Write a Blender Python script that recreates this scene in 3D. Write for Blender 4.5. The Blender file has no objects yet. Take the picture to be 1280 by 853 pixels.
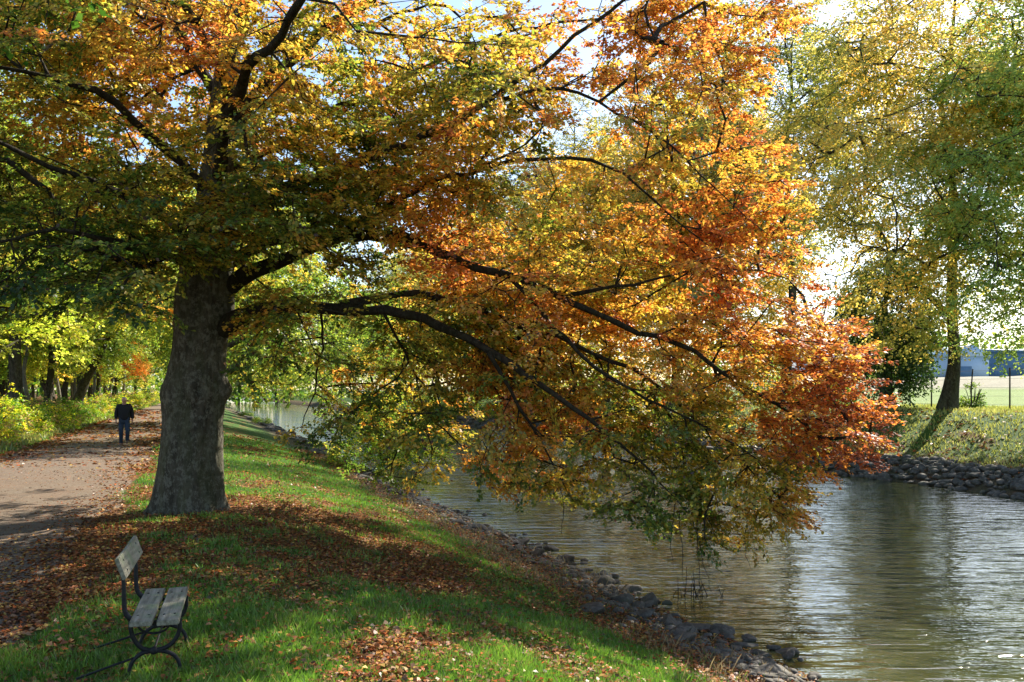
import bpy, bmesh, math, numpy as np
from mathutils import Vector
R = math.radians
S = bpy.context.scene
COL = S.collection
rng = np.random.default_rng(11)

# ------------------------------------------------------------------ scene frame
F, CX, HY, CAMZ = 1100.0, 640.0, 490.0, 1.95       # focal in photo pixels, principal column, horizon row, eye height
WATER = -1.30
def at(px, py, d):                                  # a place seen at photo pixel px,py at distance d
    return np.array([(px - CX) / F * d, d, CAMZ - (py - HY) / F * d])
def proj(p):
    p = np.asarray(p); d = np.maximum(p[..., 1], .05)
    return CX + F * p[..., 0] / d, HY - F * (p[..., 2] - CAMZ) / d
NX, NY = 0.9407, 0.3391                             # across the river (towards the right bank)
TX, TY = -0.3391, 0.9407                            # along the river
def st(x, y): return x * NX + y * NY, x * TX + y * TY
def xy(s, t): return s * NX + t * TX, s * NY + t * TY

# ------------------------------------------------------------------ noise
def _hash(i, j, k, seed):
    n = (i * 374761393 + j * 668265263 + k * 2147483647 + seed * 974634777) & 0xffffffff
    n = ((n ^ (n >> 13)) * 1274126177) & 0xffffffff
    return ((n ^ (n >> 16)) & 0xffff) / 65535.0
def vn(x, y, z=0.0, seed=0):
    x, y, z = np.broadcast_arrays(np.asarray(x, float), np.asarray(y, float), np.asarray(z, float))
    i, j, k = np.floor(x).astype(np.int64), np.floor(y).astype(np.int64), np.floor(z).astype(np.int64)
    u, v, w = x - i, y - j, z - k
    u, v, w = u*u*(3-2*u), v*v*(3-2*v), w*w*(3-2*w)
    r = 0
    for a in (0, 1):
        for b in (0, 1):
            for c in (0, 1):
                r = r + _hash(i+a, j+b, k+c, seed) * (u if a else 1-u) * (v if b else 1-v) * (w if c else 1-w)
    return r
def fbm(x, y, z=0.0, seed=0, o=3):
    r, a, t = 0, 1.0, 0
    for q in range(o):
        r = r + a * vn(x * 2**q, y * 2**q, np.asarray(z) * 2**q, seed + q); t += a; a *= .5
    return r / t
def sm(a, b, x):
    t = np.clip((np.asarray(x, float) - a) / (b - a), 0, 1); return t*t*(3-2*t)

# ------------------------------------------------------------------ ground
def H(x, y):
    x = np.asarray(x, float); y = np.asarray(y, float)
    s, t = st(x, y)
    w = (fbm(t * .35, 3.3, 0, 5, 2) - .5) * .9
    sl = s + (w + .45 * (1 - sm(9, 14, t))) * sm(3, 6, s) * (1 - sm(9, 12, s))
    sr = s + (fbm(t * .3, 9.1, 0, 6, 2) - .5) * .9 * sm(19, 22, s)
    z = -1.3 * sm(.2, 7.6, sl) * 1.06 - 1.0 * sm(6.4, 8.6, sl)
    z = z + .22 * sm(-6.5, -9, s) * 1.0 + 0.5 * sm(-10, -22, s)
    z = np.where(s > 15, -2.3 + 1.65 * sm(21.6, 25.4, sr) + 1.75 * sm(24.4, 31.5, sr) + .8 * sm(45, 72, s) + 1.9 * sm(72, 90, s), z)
    z = z + (fbm(x * .5, y * .5, 0, 7, 3) - .5) * .16 * (1 - .7 * sm(-1.6, -2.2, s) * sm(-5.8, -5.2, s))
    z = z + (fbm(x * 3, y * 3, 0, 8, 2) - .5) * .03
    return z
def masks(x, y):
    """litter, grass, gravel, dry"""
    s, t = st(x, y)
    e = (fbm(t * .8, s * .8, 0, 20, 3) - .5) * 1.1
    gravel = sm(-6.0, -5.3, s + e) * (1 - sm(-1.5, -.8, s + e))
    n = fbm(x * .9, y * .9, 0, 21, 4); n2 = fbm(x * 2.7, y * 2.7, 0, 25, 3)
    tree = np.exp(-((x + 4.3) ** 2 + (y - 13.0) ** 2) / 22.0)
    near = np.exp(-((s + 1.0) / 1.3) ** 2) * (y < 30)
    band = np.exp(-((s - 2.6) / 1.6) ** 2) * sm(8, 11, y) * (1 - sm(20, 26, y))
    litter = np.clip(.76 * tree + .34 * near + .42 * band + (n - .5) * 2.0 + (n2 - .5) * 1.4 + .03, 0, 1)
    litter = np.where(gravel > .5, np.clip(.20 + (n - .5) * 1.7 + (n2 - .5) * .8 + .5 * sm(-4.6, -5.8, s) + .55 * sm(-2.1, -1.1, s) + .15 * sm(10, 16, y), 0, 1), litter)
    dry = sm(4.3, 5.4, s + e * .6) * (s < 15) + sm(27.2, 25.0, s) * (s > 15)
    litter = np.where(s < -6.2, np.clip((n - .35) * 1.5 + sm(-9, -12, s), 0, 1), litter)
    litter = np.where(s > 15, np.clip((n - .5) * 1.6 + .5 * sm(27, 25, s), 0, 1) * (s < 34), litter)
    return litter, np.clip(1 - litter, 0, 1), gravel, np.clip(dry, 0, 1)

# ------------------------------------------------------------------ mesh helpers
def tag(o, label=None, cat=None, group=None, kind=None):
    if label: o['label'] = label
    if cat: o['category'] = cat
    if group: o['group'] = group
    if kind: o['kind'] = kind
    return o
def link(o, parent=None):
    COL.objects.link(o)
    if parent is not None: o.parent = parent
    return o
def npmesh(name, v, f, mat, col=None, smooth=False):
    """v (n,3), f (m,k) all faces of k corners or list of such arrays"""
    me = bpy.data.meshes.new(name)
    fs = f if isinstance(f, list) else [f]
    fs = [np.asarray(q, np.int32) for q in fs if len(q)]
    v = np.asarray(v, np.float32)
    me.vertices.add(len(v)); me.vertices.foreach_set('co', v.ravel())
    tot = np.concatenate([np.full(len(q), q.shape[1], np.int32) for q in fs])
    idx = np.concatenate([q.ravel() for q in fs])
    me.loops.add(len(idx)); me.loops.foreach_set('vertex_index', idx)
    me.polygons.add(len(tot))
    me.polygons.foreach_set('loop_start', np.concatenate([[0], np.cumsum(tot)[:-1]]).astype(np.int32))
    me.polygons.foreach_set('loop_total', tot)
    if smooth: me.polygons.foreach_set('use_smooth', np.ones(len(tot), bool))
    if col is not None:
        a = me.color_attributes.new('Col', 'FLOAT_COLOR', 'POINT')
        c = np.ones((len(v), 4), np.float32); c[:, :col.shape[1]] = col
        a.data.foreach_set('color', c.ravel())
    me.update(); me.validate()
    me.materials.append(mat)
    return me
def meshobj(name, me, parent=None):
    return link(bpy.data.objects.new(name, me), parent)
def empty(name, loc, rz=0):
    o = bpy.data.objects.new(name, None); o.location = loc; o.rotation_euler = (0, 0, rz); o.empty_display_size = .3
    return link(o)
def nrm(a): return a / np.maximum(np.linalg.norm(a, axis=-1, keepdims=True), 1e-9)

class Tubes:
    def __init__(s): s.v = []; s.q = []; s.t = []; s.n = 0
    def add(s, P, Rd, k=6, cap=True, flat=None):
        P = np.asarray(P, float); Rd = np.asarray(Rd, float) * np.ones(len(P))
        T = nrm(np.gradient(P, axis=0)); up = np.array([.13, .21, .97])
        if abs(T[0] @ up) > .93: up = np.array([.97, .2, .1])
        a = nrm(np.cross(T, up)); b = np.cross(T, a)
        th = np.linspace(0, 2*np.pi, k, endpoint=False)
        fx, fy = (1, 1) if flat is None else flat
        V = P[:, None, :] + (a[:, None, :] * np.cos(th)[None, :, None] * fx + b[:, None, :] * np.sin(th)[None, :, None] * fy) * Rd[:, None, None]
        m = len(P); s.v.append(V.reshape(-1, 3))
        i = np.arange(m - 1)[:, None] * k + np.arange(k)[None, :]; j = np.arange(m - 1)[:, None] * k + (np.arange(k)[None, :] + 1) % k
        s.q.append(np.stack([i, j, j + k, i + k], -1).reshape(-1, 4) + s.n)
        if cap:
            for base, o in ((0, 1), ((m-1)*k, -1)):
                for q in range(1, k - 1):
                    tri = [base, base + q, base + q + 1] if o < 0 else [base, base + q + 1, base + q]
                    s.t.append([c + s.n for c in tri])
        s.n += m * k
    def mesh(s, name, mat, smooth=True, col=None):
        return npmesh(name, np.concatenate(s.v), [np.concatenate(s.q), np.array(s.t, np.int32).reshape(-1, 3)], mat, col, smooth)
def thin_prisms(A, B, r):
    """many three-sided tapered twigs"""
    A, B = np.asarray(A), np.asarray(B); T = nrm(B - A); up = np.array([.3, .2, .93])
    a = nrm(np.cross(T, up)); b = np.cross(T, a); vs = []
    for P, q in ((A, 1.0), (B, .45)):
        for th in (0, 2.094, 4.189): vs.append(P + (a * math.cos(th) + b * math.sin(th)) * (r * q))
    V = np.stack(vs, 1).reshape(-1, 3); n = np.arange(len(A))[:, None] * 6
    Q = np.concatenate([n + np.array([[i, (i+1) % 3, 3 + (i+1) % 3, 3 + i]]) for i in range(3)])
    return V, Q
def leaves(C, A, N, L, W, fold=.12):
    """rhombic folded leaves: centre, axis, normal, length, width"""
    A = nrm(A); B = nrm(np.cross(N, A)); N = np.cross(A, B)
    L = np.asarray(L)[:, None]; W = np.asarray(W)[:, None]
    v = np.stack([C - A*L*.5, C + B*W*.5 - A*L*.05 + N*W*fold, C + A*L*.5, C - B*W*.5 - A*L*.05 + N*W*fold], 1).reshape(-1, 3)
    f = np.arange(len(C))[:, None] * 4 + np.arange(4)[None, :]
    return v, f

# ------------------------------------------------------------------ materials
class NT:
    def __init__(s, name):
        s.m = bpy.data.materials.new(name); s.m.use_nodes = True; s.t = s.m.node_tree; s.t.nodes.clear()
        s.out = s.n('ShaderNodeOutputMaterial')
    def n(s, typ, ins=None, **kw):
        q = s.t.nodes.new(typ)
        for k, v in kw.items(): setattr(q, k, v)
        for k, v in (ins or {}).items():
            if isinstance(v, bpy.types.NodeSocket): s.t.links.new(v, q.inputs[k])
            else: q.inputs[k].default_value = v
        return q
    def mix(s, f, a, b, mode='MIX'):
        q = s.t.nodes.new('ShaderNodeMix'); q.data_type = 'RGBA'; q.blend_type = mode
        for k, v in ((0, f), (6, a), (7, b)):
            if isinstance(v, bpy.types.NodeSocket): s.t.links.new(v, q.inputs[k])
            else: q.inputs[k].default_value = v if k == 0 or len(v) == 4 else (*v, 1)
        return q.outputs[2]
    def math(s, op, a, b=0.0, c=0.0, clamp=False):
        q = s.t.nodes.new('ShaderNodeMath'); q.operation = op; q.use_clamp = clamp
        for k, v in enumerate((a, b, c)):
            if isinstance(v, bpy.types.NodeSocket): s.t.links.new(v, q.inputs[k])
            else: q.inputs[k].default_value = v
        return q.outputs[0]
    def ramp(s, f, stops, interp='LINEAR'):
        q = s.t.nodes.new('ShaderNodeValToRGB'); q.color_ramp.interpolation = interp
        e = q.color_ramp.elements
        while len(e) < len(stops): e.new(.5)
        for i, (p, c) in enumerate(stops): e[i].position = p; e[i].color = (*c, 1) if len(c) == 3 else c
        s.t.links.new(f, q.inputs[0]); return q.outputs[0]
    def noise(s, scale, detail=4, rough=.55, vec=None, dist=0):
        q = s.n('ShaderNodeTexNoise', {'Scale': scale, 'Detail': detail, 'Roughness': rough, 'Distortion': dist})
        if vec is not None: s.t.links.new(vec, q.inputs['Vector'])
        return q.outputs[0]
    def pos(s, sx=1, sy=1, sz=1, rz=0, obj=False):
        src = s.n('ShaderNodeTexCoord').outputs['Object'] if obj else s.n('ShaderNodeNewGeometry').outputs['Position']
        return s.n('ShaderNodeMapping', {'Vector': src, 'Rotation': (0, 0, rz), 'Scale': (sx, sy, sz)}).outputs[0]
    def bump(s, h, dist, strength=1.0, nrmin=None):
        q = s.n('ShaderNodeBump', {'Strength': strength, 'Distance': dist, 'Height': h})
        if nrmin is not None: s.t.links.new(nrmin, q.inputs['Normal'])
        return q.outputs[0]
    def done(s, sh): s.t.links.new(sh, s.out.inputs['Surface']); return s.m
    def pr(s, col, rough=.8, normal=None, spec=.3, **kw):
        ins = {'Base Color': col if isinstance(col, bpy.types.NodeSocket) else (*col, 1), 'Roughness': rough, 'Specular IOR Level': spec}
        if normal is not None: ins['Normal'] = normal
        ins.update(kw); return s.n('ShaderNodeBsdfPrincipled', ins).outputs[0]

def leaf_mat(name, trans=.5, gloss=.05, tint=1.5):
    t = NT(name)
    col = t.n('ShaderNodeAttribute', attribute_name='Col').outputs['Color']
    oi = t.n('ShaderNodeObjectInfo')
    col = t.mix(1.0, col, oi.outputs['Color'], 'MULTIPLY')
    g = t.noise(9, 2, .5, t.pos())
    col = t.mix(1.0, col, t.ramp(g, [(.3, (.78, .78, .78)), (.7, (1.2, 1.2, 1.2))]), 'MULTIPLY')
    tc = t.mix(1.0, col, (tint, tint, tint * .8, 1), 'MULTIPLY')
    d = t.n('ShaderNodeBsdfDiffuse', {'Color': col}).outputs[0]
    tr = t.n('ShaderNodeBsdfTranslucent', {'Color': tc}).outputs[0]
    m = t.n('ShaderNodeMixShader', {0: trans, 1: d, 2: tr}).outputs[0]
    gl = t.n('ShaderNodeBsdfGlossy', {'Color': (1, 1, 1, 1), 'Roughness': .45}).outputs[0]
    return t.done(t.n('ShaderNodeMixShader', {0: gloss, 1: m, 2: gl}).outputs[0])
M = {}
M['leaf'] = leaf_mat('beech_leaf', .55, .035)
M['bgleaf'] = leaf_mat('distant_leaf', .5, .03)
M['fallen'] = leaf_mat('fallen_leaf', .15, .03, 1.0)
M['grass'] = leaf_mat('grass_blade', .42, .04)

def bark(name, dark, light, lichen, scale=1.0, amt=.5, bumpd=.03):
    t = NT(name); v = t.pos(1, 1, .28, obj=True)
    n1 = t.noise(7 * scale, 6, .62, v); n2 = t.noise(26 * scale, 5, .7, v); sp = t.noise(10 * scale, 8, .8, t.pos(1, 1, .8, obj=True), .05)
    c = t.mix(t.ramp(n1, [(.35, (0, 0, 0)), (.68, (1, 1, 1))]), dark, light)
    c = t.mix(t.math('MULTIPLY', t.ramp(sp, [(.50, (0, 0, 0)), (.56, (1, 1, 1))]), amt), c, lichen)
    c = t.mix(t.math('MULTIPLY', t.ramp(t.noise(3.1 * scale, 4, .6, v), [(.45, (0, 0, 0)), (.62, (1, 1, 1))]), .45), c, tuple(q * k for q, k in zip(light, (.55, .68, .38))))
    c = t.mix(t.math('MULTIPLY', t.ramp(n2, [(.3, (1, 1, 1)), (.48, (0, 0, 0))]), .7), c, tuple(q * .35 for q in dark))
    h = t.math('ADD', t.math('MULTIPLY', n1, .5), t.math('MULTIPLY', n2, .8))
    return t.done(t.pr(c, .92, t.bump(h, bumpd, .9), .12))
M['bark'] = bark('beech_bark', (.05, .042, .031), (.14, .125, .095), (.25, .24, .19), 1.15, .6, .06)
M['limb'] = bark('limb_bark', (.018, .013, .009), (.05, .04, .03), (.09, .085, .06), 2.0, .35, .02)
M['bgbark'] = bark('wood_bark', (.03, .025, .018), (.10, .085, .065), (.17, .17, .13), .8, .4, .04)
M['palebark'] = bark('pale_bark', (.12, .10, .08), (.30, .27, .22), (.40, .39, .33), .8, .4, .03)

# ------------------------------------------------------------------ colours of leaves
PAL = np.array([(.030, .095, .012), (.10, .20, .018), (.28, .31, .028), (.68, .48, .04), (.74, .32, .035), (.64, .17, .03), (.34, .075, .03)])
PALX = np.array([0, .2, .36, .5, .66, .82, 1.0])
def autumn(a):
    a = np.clip(a, 0, 1); return np.stack([np.interp(a, PALX, PAL[:, i]) for i in range(3)], -1)

# ------------------------------------------------------------------ tree skeletons
def resample(P, Rd, step):
    P = np.asarray(P, float); Rd = np.asarray(Rd, float)
    d = np.concatenate([[0], np.cumsum(np.linalg.norm(np.diff(P, axis=0), axis=1))])
    n = max(2, int(d[-1] / step) + 1); q = np.linspace(0, d[-1], n)
    # smooth (Catmull-Rom like through cubic interpolation of a padded curve)
    out = np.stack([np.interp(q, d, P[:, i]) for i in range(3)], 1); r = np.interp(q, d, Rd)
    for _ in range(2):
        if n > 3: out[1:-1] = .25 * out[:-2] + .5 * out[1:-1] + .25 * out[2:]
    return out, r

def grow(limbs, attr, step=.35, rtip=.006, droop=.0, rg=None, expo=2.4, maxr=.12, wob=.06):
    """limbs: list of (P,R) already resampled; each attractor is joined to the nearest wood.
       returns list of polylines (P,R), and arrays tip position / direction"""
    rg = rg or rng
    pos, dirs, cnt, par, fix = [], [], [], [], []
    for P, r in limbs:
        T = nrm(np.gradient(P, axis=0))
        for i in range(len(P)):
            pos.append(P[i]); dirs.append(T[i]); par.append(-1); fix.append(r[i])
    pos = list(pos); cap = len(pos) + int(len(attr) * 26)
    PA = np.zeros((cap, 3)); DA = np.zeros((cap, 3)); n = len(pos)
    PA[:n] = pos; DA[:n] = dirs
    par = list(par); chains = []
    # order by distance to limbs
    d0 = np.full(len(attr), 1e9)
    for i in range(0, n, 400):
        d0 = np.minimum(d0, np.linalg.norm(attr[:, None, :] - PA[None, i:min(i+400, n)], axis=2).min(1))
    for ai in np.argsort(d0):
        a = attr[ai]; D = a - PA[:n]; L = np.linalg.norm(D, axis=1)
        cs = (D * DA[:n]).sum(1) / np.maximum(L, 1e-6)
        j = int(np.argmin(L * (1.45 - .6 * cs) + .02)); l = L[j]
        if l < .12: continue
        k = max(1, int(l / step)); start = PA[j]; t = np.linspace(0, 1, k + 1)[1:]
        d1 = DA[j] * l * .45; end_dir = nrm((D[j] / l) + np.array([0, 0, -droop])) * l * .45
        h00 = 2*t**3 - 3*t**2 + 1; h10 = t**3 - 2*t**2 + t; h01 = -2*t**3 + 3*t**2; h11 = t**3 - t**2
        pts = h00[:, None]*start + h10[:, None]*d1 + h01[:, None]*a + h11[:, None]*end_dir
        pts[:-1] += rg.normal(0, wob * min(1, l), (k, 3))[:-1]
        prev = j; ids = [j]; last = start
        if n + k >= cap: break
        for p in pts:
            PA[n] = p; DA[n] = nrm(p - last); par.append(prev); prev = n; ids.append(n); last = p; n += 1
        chains.append(ids)
    cnt = np.zeros(n)
    for ids in chains: cnt[ids[-1]] += 1
    for i in range(n - 1, -1, -1):
        if par[i] >= 0: cnt[par[i]] += cnt[i]
    rad = np.minimum(rtip * np.maximum(cnt, 1) ** (1 / expo), maxr)
    nl = len(fix)
    polys = []
    for ids in chains:
        q = ids if True else ids
        r = rad[q].copy()
        if ids[0] < nl: r[0] = min(fix[ids[0]] * .9, rad[ids[1]] * 1.35)
        else: r[0] = min(rad[ids[0]], rad[ids[1]] * 1.3)
        r[-1] *= .6
        polys.append((PA[q], r))
    tips = np.array([PA[c[-1]] for c in chains]); td = np.array([DA[c[-1]] for c in chains])
    return polys, tips, td

def sprays(tips, td, n_leaf, size, spread, leafL, leafW, flat=.18, droop=.15, tilt=.5, rg=None, centre=None, outw=.5):
    """flattened leafy fans at the tips -> leaf arrays + twig segments, cluster index"""
    rg = rg or rng
    K = len(tips); d = td.copy()
    if centre is not None: d = d + nrm((tips - centre) * np.array([1, 1, .25])) * outw
    d[:, 2] = d[:, 2] * .5 - droop; d = nrm(d)
    up = nrm(np.array([0, 0, 1.0]) + rg.normal(0, .22, (K, 3))); side = nrm(np.cross(d, up)); nn = np.cross(side, d)
    nt = 5
    ang = np.linspace(-1.0, 1.0, nt)[None, :] + rg.normal(0, .15, (K, nt))
    off = rg.uniform(-.35, .3, (K, nt)) * size
    A = tips[:, None, :] + d[:, None, :] * off[..., None]
    dirs = d[:, None, :] * np.cos(ang)[..., None] + side[:, None, :] * np.sin(ang)[..., None]
    ln = size * spread * rg.uniform(.7, 1.25, (K, nt))
    B = A + dirs * ln[..., None] + np.array([0, 0, -1.0]) * (droop * ln * .35)[..., None] + nn[:, None, :] * rg.normal(0, flat, (K, nt))[..., None] * size
    ci = np.repeat(np.arange(K), n_leaf)
    ti = rg.integers(0, nt, len(ci)); u = rg.uniform(.02, 1.05, len(ci)) ** .8
    a, b = A[ci, ti], B[ci, ti]; dr = nrm(b - a)
    sd = nrm(np.cross(dr, nn[ci])); sg = np.where(rg.random(len(ci)) < .5, -1, 1)[:, None]
    ax = nrm(dr * .6 + sd * sg * .8 + rg.normal(0, .25, (len(ci), 3)) + np.array([0, 0, -.15]))
    L = leafL * rg.uniform(.65, 1.2, len(ci))
    C = a + (b - a) * u[:, None] + ax * (L * .55)[:, None] + rg.normal(0, .02, (len(ci), 3)) * (size / .4)
    N = nrm(nn[ci] + rg.normal(0, tilt, (len(ci), 3)))
    return C, ax, N, L, L * (leafW / leafL), ci, (A.reshape(-1, 3), B.reshape(-1, 3))

# ================================================================== GROUND, PATH, WATER
def ground_material():
    t = NT('bank_ground')
    a = t.n('ShaderNodeAttribute', attribute_name='Col'); sp = t.n('ShaderNodeSeparateColor', {'Color': a.outputs['Color']})
    lit, far, dry = sp.outputs[0], sp.outputs[1], sp.outputs[2]
    fine = t.noise(26, 6, .7); mid = t.noise(4, 5, .6); vor = t.n('ShaderNodeTexVoronoi', {'Scale': 22.0, 'Randomness': 1.0}, feature='F1')
    P = t.pos(); t.t.links.new(P, vor.inputs['Vector'])
    for q in t.t.nodes:
        if q.bl_idname == 'ShaderNodeTexNoise' and not q.inputs['Vector'].is_linked: t.t.links.new(P, q.inputs['Vector'])
    vs = t.n('ShaderNodeSeparateColor', {'Color': vor.outputs['Color']}).outputs[0]
    gr = t.ramp(fine, [(.3, (.02, .045, .008)), (.55, (.05, .11, .014)), (.75, (.10, .16, .03))])
    gfar = t.ramp(mid, [(.3, (.10, .17, .03)), (.7, (.20, .26, .06))])
    lf = t.ramp(vs, [(0, (.05, .028, .015)), (.35, (.13, .055, .022)), (.6, (.24, .10, .03)), (.8, (.30, .17, .06)), (1, (.10, .04, .02))])
    lm = t.math('ADD', lit, t.math('MULTIPLY', t.math('SUBTRACT', fine, .5), 1.6), clamp=True)
    c = t.mix(t.ramp(lm, [(.4, (0, 0, 0)), (.6, (1, 1, 1))]), gr, lf)
    dr = t.ramp(fine, [(.3, (.04, .028, .018)), (.6, (.12, .085, .05)), (.8, (.22, .17, .10))])
    c = t.mix(t.math('MULTIPLY', dry, .85), c, dr)
    c = t.mix(far, c, gfar)
    # pale dry field on the rise beyond the meadow
    pz = t.n('ShaderNodeSeparateXYZ', {'Vector': P}).outputs[2]
    rise = t.n('ShaderNodeMapRange', {'Value': pz, 'From Min': 2.1, 'From Max': 2.5}).outputs[0]
    c = t.mix(rise, c, t.ramp(mid, [(.3, (.24, .22, .15)), (.7, (.34, .31, .23))]))
    h = t.math('ADD', t.math('MULTIPLY', fine, .6), t.math('MULTIPLY', vs, .5))
    return t.done(t.pr(c, .9, t.bump(h, .03, .8), .15))
M['ground'] = ground_material()

def lin(a, b, n): return np.linspace(a, b, n, endpoint=False)
sv = np.concatenate([lin(-400, -60, 14), lin(-60, -12, 40), lin(-12, 9.5, 190), lin(9.5, 21, 14), lin(21, 34, 70), lin(34, 100, 50), np.linspace(100, 700, 14)])
tv = np.concatenate([lin(-160, -10, 14), lin(-10, 3, 26), lin(3, 34, 260), lin(34, 80, 140), lin(80, 200, 70), np.linspace(200, 1100, 24)])
SS, TT = np.meshgrid(sv, tv, indexing='ij'); GX, GY = xy(SS, TT)
GZ = H(GX, GY)
lit_, gra_, grv_, dry_ = masks(GX, GY)
far_ = sm(32.5, 36, SS) 
gcol = np.stack([lit_, far_, dry_], -1).reshape(-1, 3)
ns_, nt_ = SS.shape
ii = (np.arange(ns_ - 1)[:, None] * nt_ + np.arange(nt_ - 1)[None, :]).ravel()
gf = np.stack([ii, ii + nt_, ii + nt_ + 1, ii + 1], -1)
g = meshobj('ground', npmesh('ground', np.stack([GX, GY, GZ], -1).reshape(-1, 3), gf, M['ground'], gcol, True))
tag(g, kind='structure')

# path: a thin sheet with a ragged edge laid over the ground
def path_material():
    t = NT('gravel_path'); P = t.pos()
    f = t.noise(60, 6, .7, P); m = t.noise(1.2, 4, .6, P); mm = t.noise(9, 5, .65, P)
    c = t.ramp(f, [(.3, (.105, .082, .06)), (.55, (.20, .16, .12)), (.75, (.31, .255, .195))])
    c = t.mix(t.ramp(mm, [(.45, (0, 0, 0)), (.7, (.7, .7, .7))]), c, (.13, .075, .045))
    c = t.mix(t.ramp(m, [(.35, (0, 0, 0)), (.75, (.6, .6, .6))]), c, (.19, .12, .08))
    return t.done(t.pr(c, .92, t.bump(t.math('ADD', f, mm), .02, .7), .15))
M['path'] = path_material()
ptv = np.concatenate([lin(-6, 34, 400), lin(34, 200, 260), np.linspace(200, 500, 40)])
el = -5.5 + (fbm(ptv * .8, 1.7, 0, 41, 3) - .5) * .9; er = -1.2 + (fbm(ptv * .8, 7.7, 0, 42, 3) - .5) * .9
wk = np.linspace(0, 1, 24)
PS = el[:, None] * (1 - wk) + er[:, None] * wk; PT = ptv[:, None] * np.ones(24)
PX, PY = xy(PS, PT); PZ = H(PX, PY)
edge = np.minimum(wk, 1 - wk); lift = np.where(edge < .02, -.02, .012)
np_ = len(ptv); ii = (np.arange(np_ - 1)[:, None] * 24 + np.arange(23)[None, :]).ravel()
pf = np.stack([ii, ii + 1, ii + 25, ii + 24], -1)
tag(meshobj('path', npmesh('path', np.stack([PX, PY, PZ + .004 + lift + .02 * np.sin(wk * np.pi)], -1).reshape(-1, 3), pf, M['path'], None, True)), kind='structure')

def water_material():
    t = NT('river_water')
    ang = -math.atan2(0.08, 1)
    P = t.pos(.55, 2.5, 1, ang); P2 = t.pos(.8, 2.1, 1, .2)
    w1 = t.noise(1.5, 2, .5, P, .3); w2 = t.noise(4.2, 3, .55, P2, .2); w3 = t.noise(.35, 2, .5, t.pos())
    amp = t.n('ShaderNodeMapRange', {'Value': w3, 'From Min': .3, 'From Max': .7, 'To Min': .55, 'To Max': 1.2}).outputs[0]
    h = t.math('MULTIPLY', t.math('ADD', w1, t.math('MULTIPLY', w2, .26)), amp)
    n = t.bump(h, .062, 1.0)
    return t.done(t.pr((.055, .060, .022), .03, n, .5, IOR=2.2))
M['water'] = water_material()
wx = []
for s_, t_ in ((3.5, -150), (27.5, -150), (27.5, 1000), (3.5, 1000)): wx.append((*xy(s_, t_), WATER))
tag(meshobj('river_water', npmesh('river_water', np.array(wx), np.array([[0, 1, 2, 3]]), M['water'])), kind='structure')

# ================================================================== THE BIG BEECH
TB = np.array([-5.28, 14.5]); TZ = float(H(*TB))
beech = empty('beech_tree', (TB[0], TB[1], TZ))
tag(beech, 'huge old beech with thick grey trunk and orange green crown reaching over the river', 'tree')
prof = [(-.25, 241, 49), (.0, 241, 44), (.12, 240, 41.5), (.3, 239, 40.5), (.55, 240, 39.5), (1.0, 241, 37), (1.5, 243, 35.5), (1.75, 244, 37.5), (1.97, 246, 39), (2.2, 247, 36), (2.5, 249, 33.5),
        (2.9, 252, 33), (3.25, 256, 36), (3.55, 257, 36), (3.9, 259, 33), (4.45, 264, 27), (5.1, 268, 22), (5.8, 272, 18), (7.1, 283, 14), (8.4, 292, 11), (10, 300, 9), (12, 305, 6), (14, 312, 2.5)]
prof = np.array(prof); zz = np.concatenate([np.linspace(-.25, 4.6, 130), np.linspace(4.66, 14, 70)])
cxp = (np.interp(zz, prof[:, 0], prof[:, 1]) - CX) / F * 14.5 - TB[0]; hw = np.interp(zz, prof[:, 0], prof[:, 2]) / F * 14.5
for _ in range(3): cxp[1:-1] = (cxp[:-2] + cxp[1:-1] + cxp[2:]) / 3; hw[1:-1] = (hw[:-2] + hw[1:-1] + hw[2:]) / 3
KS = 96; th = np.linspace(0, 2*np.pi, KS, endpoint=False)
Z, TH = np.meshgrid(zz, th, indexing='ij')
rr = hw[:, None] * (1 + .0 * TH)
flare = np.exp(-np.maximum(Z, 0) / .28)
rr = rr * (1 + flare * (.20 * np.cos(TH * 5 + .6) + .10 * np.cos(TH * 3 + 2) + .07 * np.cos(TH * 9 + 1)) * .6)
rr = rr * (1 + flare * .7 * (fbm(np.cos(TH) * 2.6, np.sin(TH) * 2.6, 4.4, 58, 3) - .45))
rr = rr * (1 + .05 * np.cos(TH * 3 + Z * .5) + .03 * np.cos(TH * 7 + Z * .3 + 1))
rr = rr + (fbm(np.cos(TH) * 2.2, np.sin(TH) * 2.2, Z * .9, 50, 4) - .5) * .11 + (fbm(np.cos(TH) * 7, np.sin(TH) * 7, Z * 5, 53, 3) - .5) * .035
def knot(zc, tc, a, b, amp):                        # old branch scars and burrs
    dt = (TH - tc + np.pi) % (2*np.pi) - np.pi
    return amp * np.exp(-((Z - zc) / a) ** 2 - (dt / b) ** 2)
rr = rr + knot(2.0, -.25, .16, .3, .10) + knot(1.95, np.pi + .2, .2, .35, .05)
for zc, tc in ((2.95, -1.75), (1.98, -1.15), (1.3, -1.35)):
    rr = rr + knot(zc, tc, .17, .3, .07) - knot(zc, tc, .07, .13, .12)
tv_ = np.stack([cxp[:, None] + rr * np.cos(TH), rr * .95 * np.sin(TH), Z], -1).reshape(-1, 3)
ii = np.arange(len(zz) - 1)[:, None] * KS + np.arange(KS)[None, :]; jj = np.arange(len(zz) - 1)[:, None] * KS + (np.arange(KS)[None, :] + 1) % KS
meshobj('trunk', npmesh('trunk', tv_, np.stack([ii, jj, jj + KS, ii + KS], -1).reshape(-1, 4), M['bark'], None, True), beech)

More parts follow.
